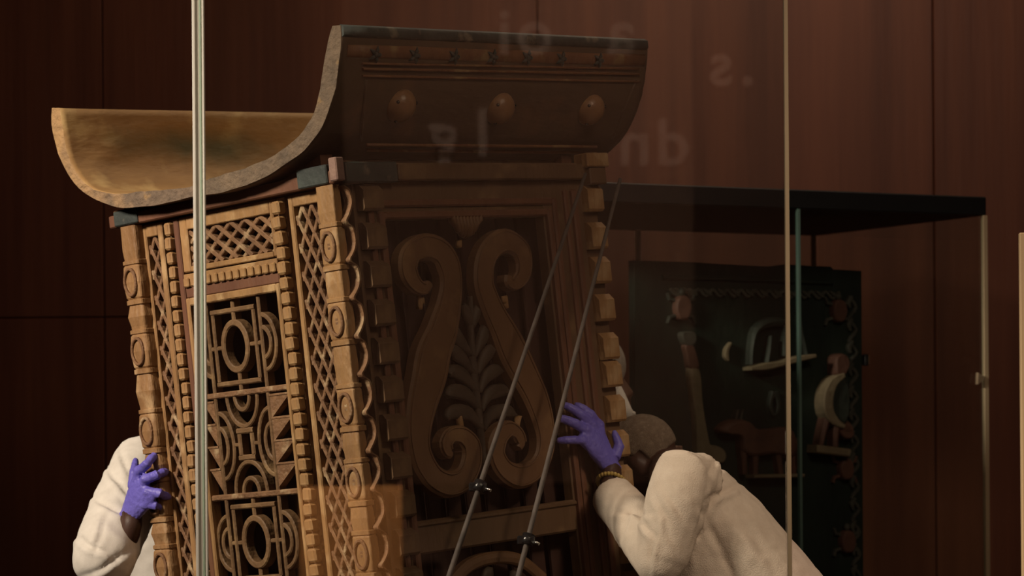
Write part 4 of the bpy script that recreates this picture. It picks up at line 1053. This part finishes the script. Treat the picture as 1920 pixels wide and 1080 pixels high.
b.tube([(c_, a_, e_) for c_, a_, e_ in zip(tc_[1:] + [Vector((tc_[4].x, tc_[4].y, .8))], (.20, .185, .19, .20, .22), (.115, .12, .12, .13, .14))], 20, up=(0, 1, 0))
b.tube([(tc_[1].lerp(sL, .4), .075, .075), (sL, .082, .080), (sL.lerp(eL, .5), .088, .082), (eL, .084, .080)], 18, up=(0, 1, 0))
b.ball(eL + Vector((-.002, 0, -.012)), (.082, .08, .078), 16)
fa = P(224, 1008, 6.85)
b.tube([(eL, .088, .08), (eL.lerp(fa, .5), .080, .072), (fa, .062, .06)], 18, up=(0, 1, 0))
b.tube([(tc_[1] + Vector((.16, .06, -.02)), .085, .085), (e2, .07, .07), (P(430, 1180, 7.5), .06, .06)], 16, up=(0, 1, 0))
CREASE = [(222, 905, 7, .95, 40, 7, .006), (205, 950, 7, .6, 34, 7, .006), (182, 1030, 7, .5, 40, 7, .007), (205, 1055, 7, -.5, 50, 8, .007), (190, 1000, 7, 1.9, 34, 7, .005), (235, 870, 7, 1.2, 30, 7, .005)]
add('coat', remeshed(b, 'coat', .0075, 7, [M['coat']], creases), pl)
b = MB()
for h in (h1_, h2_): b.tube([(h, .115, .115), (Vector((h.x, h.y, .5)), .085, .085), (Vector((h.x + .02, h.y + .02, .07)), .075, .075)], 16, up=(0, 1, 0))
add('trousers', remeshed(b, 'trousers', .012, 3, [M['trouser']], folds(.004)), pl); shoes(pl, ank, (0, -1, 0))
nL = SR @ Vector((-1, 0, 0))
kn = [(262, 882), (275, 898), (279, 922), (272, 946)]; tp = [(293, 852), (312, 884), (317, 932), (309, 951)]
md_ = [(276, 870), (296, 890), (300, 925), (293, 948)]
glove_hand('glove', pl, wL, [hl(x, y, .055) for x, y in kn], [hl(x, y, h_) for (x, y), h_ in zip(tp, (.022, .010, .010, .012))], [hl(250, 915, .045), hl(252, 888, .025), hl(254, 864, -.005)], nL, label='violet glove on the right hand',
           mids=[hl(x, y, h_) for (x, y), h_ in zip(md_, (.062, .052, .050, .048))], cuff=None)
b = MB(); dd = (eL.lerp(wL, .4) - wL).normalized()
b.tube([(wL - dd * .012, .027, .025), (P(247, 984, 6.84), .027, .027), (P(243, 1002, 6.845), .027, .027), (P(238, 1024, 6.86), .022, .022)], 16, up=(0, 1, 0)); b.build('wrist', M['skin'], pl)

# ---- third handler, almost wholly behind the shrine's right edge
p3 = empty('person', (P(1135, 900, 7.5).x, 7.5, 0))
tag(p3, 'silver-haired person with a white face-mask strap, mostly hidden behind the right edge of the shrine', 'person')
hc3 = P(1108, 708, 7.48); A3 = axes((-.75, .2, -.42), (-.25, 0, 1)); t3 = [P(1150, 790, 7.5), P(1163, 838, 7.5), P(1165, 950, 7.5), P(1165, 1060, 7.5), P(1165, 1160, 7.5)]
b = MB(); head_shapes(b, hc3, A3, .98); b.tube([(hc3 + A3 @ Vector((-.035, 0, -.06)), .052, .052), (P(1150, 775, 7.48), .054, .054), (t3[0], .06, .06)], 14, up=(0, 1, 0))
b.tube([(c_, a_, e_) for c_, a_, e_ in zip(t3, (.07, .15, .15, .15, .15), (.06, .09, .1, .1, .1))], 18, up=(0, 1, 0))
ank = legs(b, Vector((t3[4].x - .08, 7.5, t3[4].z)), Vector((t3[4].x + .08, 7.5, t3[4].z)))
for sx in (-1, 1): b.tube([(t3[1] + Vector((sx * .13, 0, 0)), .05, .05), (t3[3] + Vector((sx * .15, 0, 0)), .042, .042), (t3[4] + Vector((sx * .14, -.05, -.08)), .03, .03)], 12, up=(0, 1, 0))
add('body', remeshed(b, 'body', .008, 3, [M['skin_pale']]), p3); head_parts(p3, hc3, A3, 'hair_grey', 'skin_pale', .98, .010, .95)
b = MB(); b.tube([(P(1153, 783, 7.5), .062, .058)] + [(c_, a_, e_) for c_, a_, e_ in zip(t3[1:] + [Vector((t3[4].x, 7.5, .8))], (.155, .17, .17, .18, .19), (.10, .115, .12, .12, .13))], 20, up=(0, 1, 0))
for sx in (-1, 1): b.tube([(t3[1] + Vector((sx * .09, 0, .0)), .06, .065), (t3[2] + Vector((sx * .14, 0, 0)), .07, .07), (t3[3] + Vector((sx * .15, 0, 0)), .065, .065), (t3[4] + Vector((sx * .14, -.04, -.04)), .055, .055)], 14, up=(0, 1, 0))
add('coat', remeshed(b, 'coat', .0085, 4, [M['coat']], folds(.006)), p3)
b = MB()
for sx in (-1, 1):
    x = t3[4].x + sx * .08; b.tube([(Vector((x, 7.5, t3[4].z)), .105, .105), (Vector((x, 7.5, .5)), .08, .08), (Vector((x + .02, 7.52, .07)), .07, .07)], 16, up=(0, 1, 0))
add('trousers', remeshed(b, 'trousers', .012, 3, [M['trouser']], folds(.004)), p3); shoes(p3, ank, (-1, -.2, 0))
b = MB(); b.tube([(P(1165, 716, 7.40), .0028, .0028), (P(1156, 738, 7.385), .003, .003), (P(1145, 765, 7.38), .003, .003)], 8); b.build('mask_strap', M['mask'], p3, None, 'white mask strap')
b = MB(); b.tube([(P(1152, 722, 7.42), .016, .016), (P(1161, 745, 7.41), .020, .02), (P(1171, 768, 7.40), .022, .02), (P(1180, 784, 7.40), .020, .02)], 12); b.ball(P(1188, 775, 7.39), .006, 8); b.build('collar', M['coat'], p3)
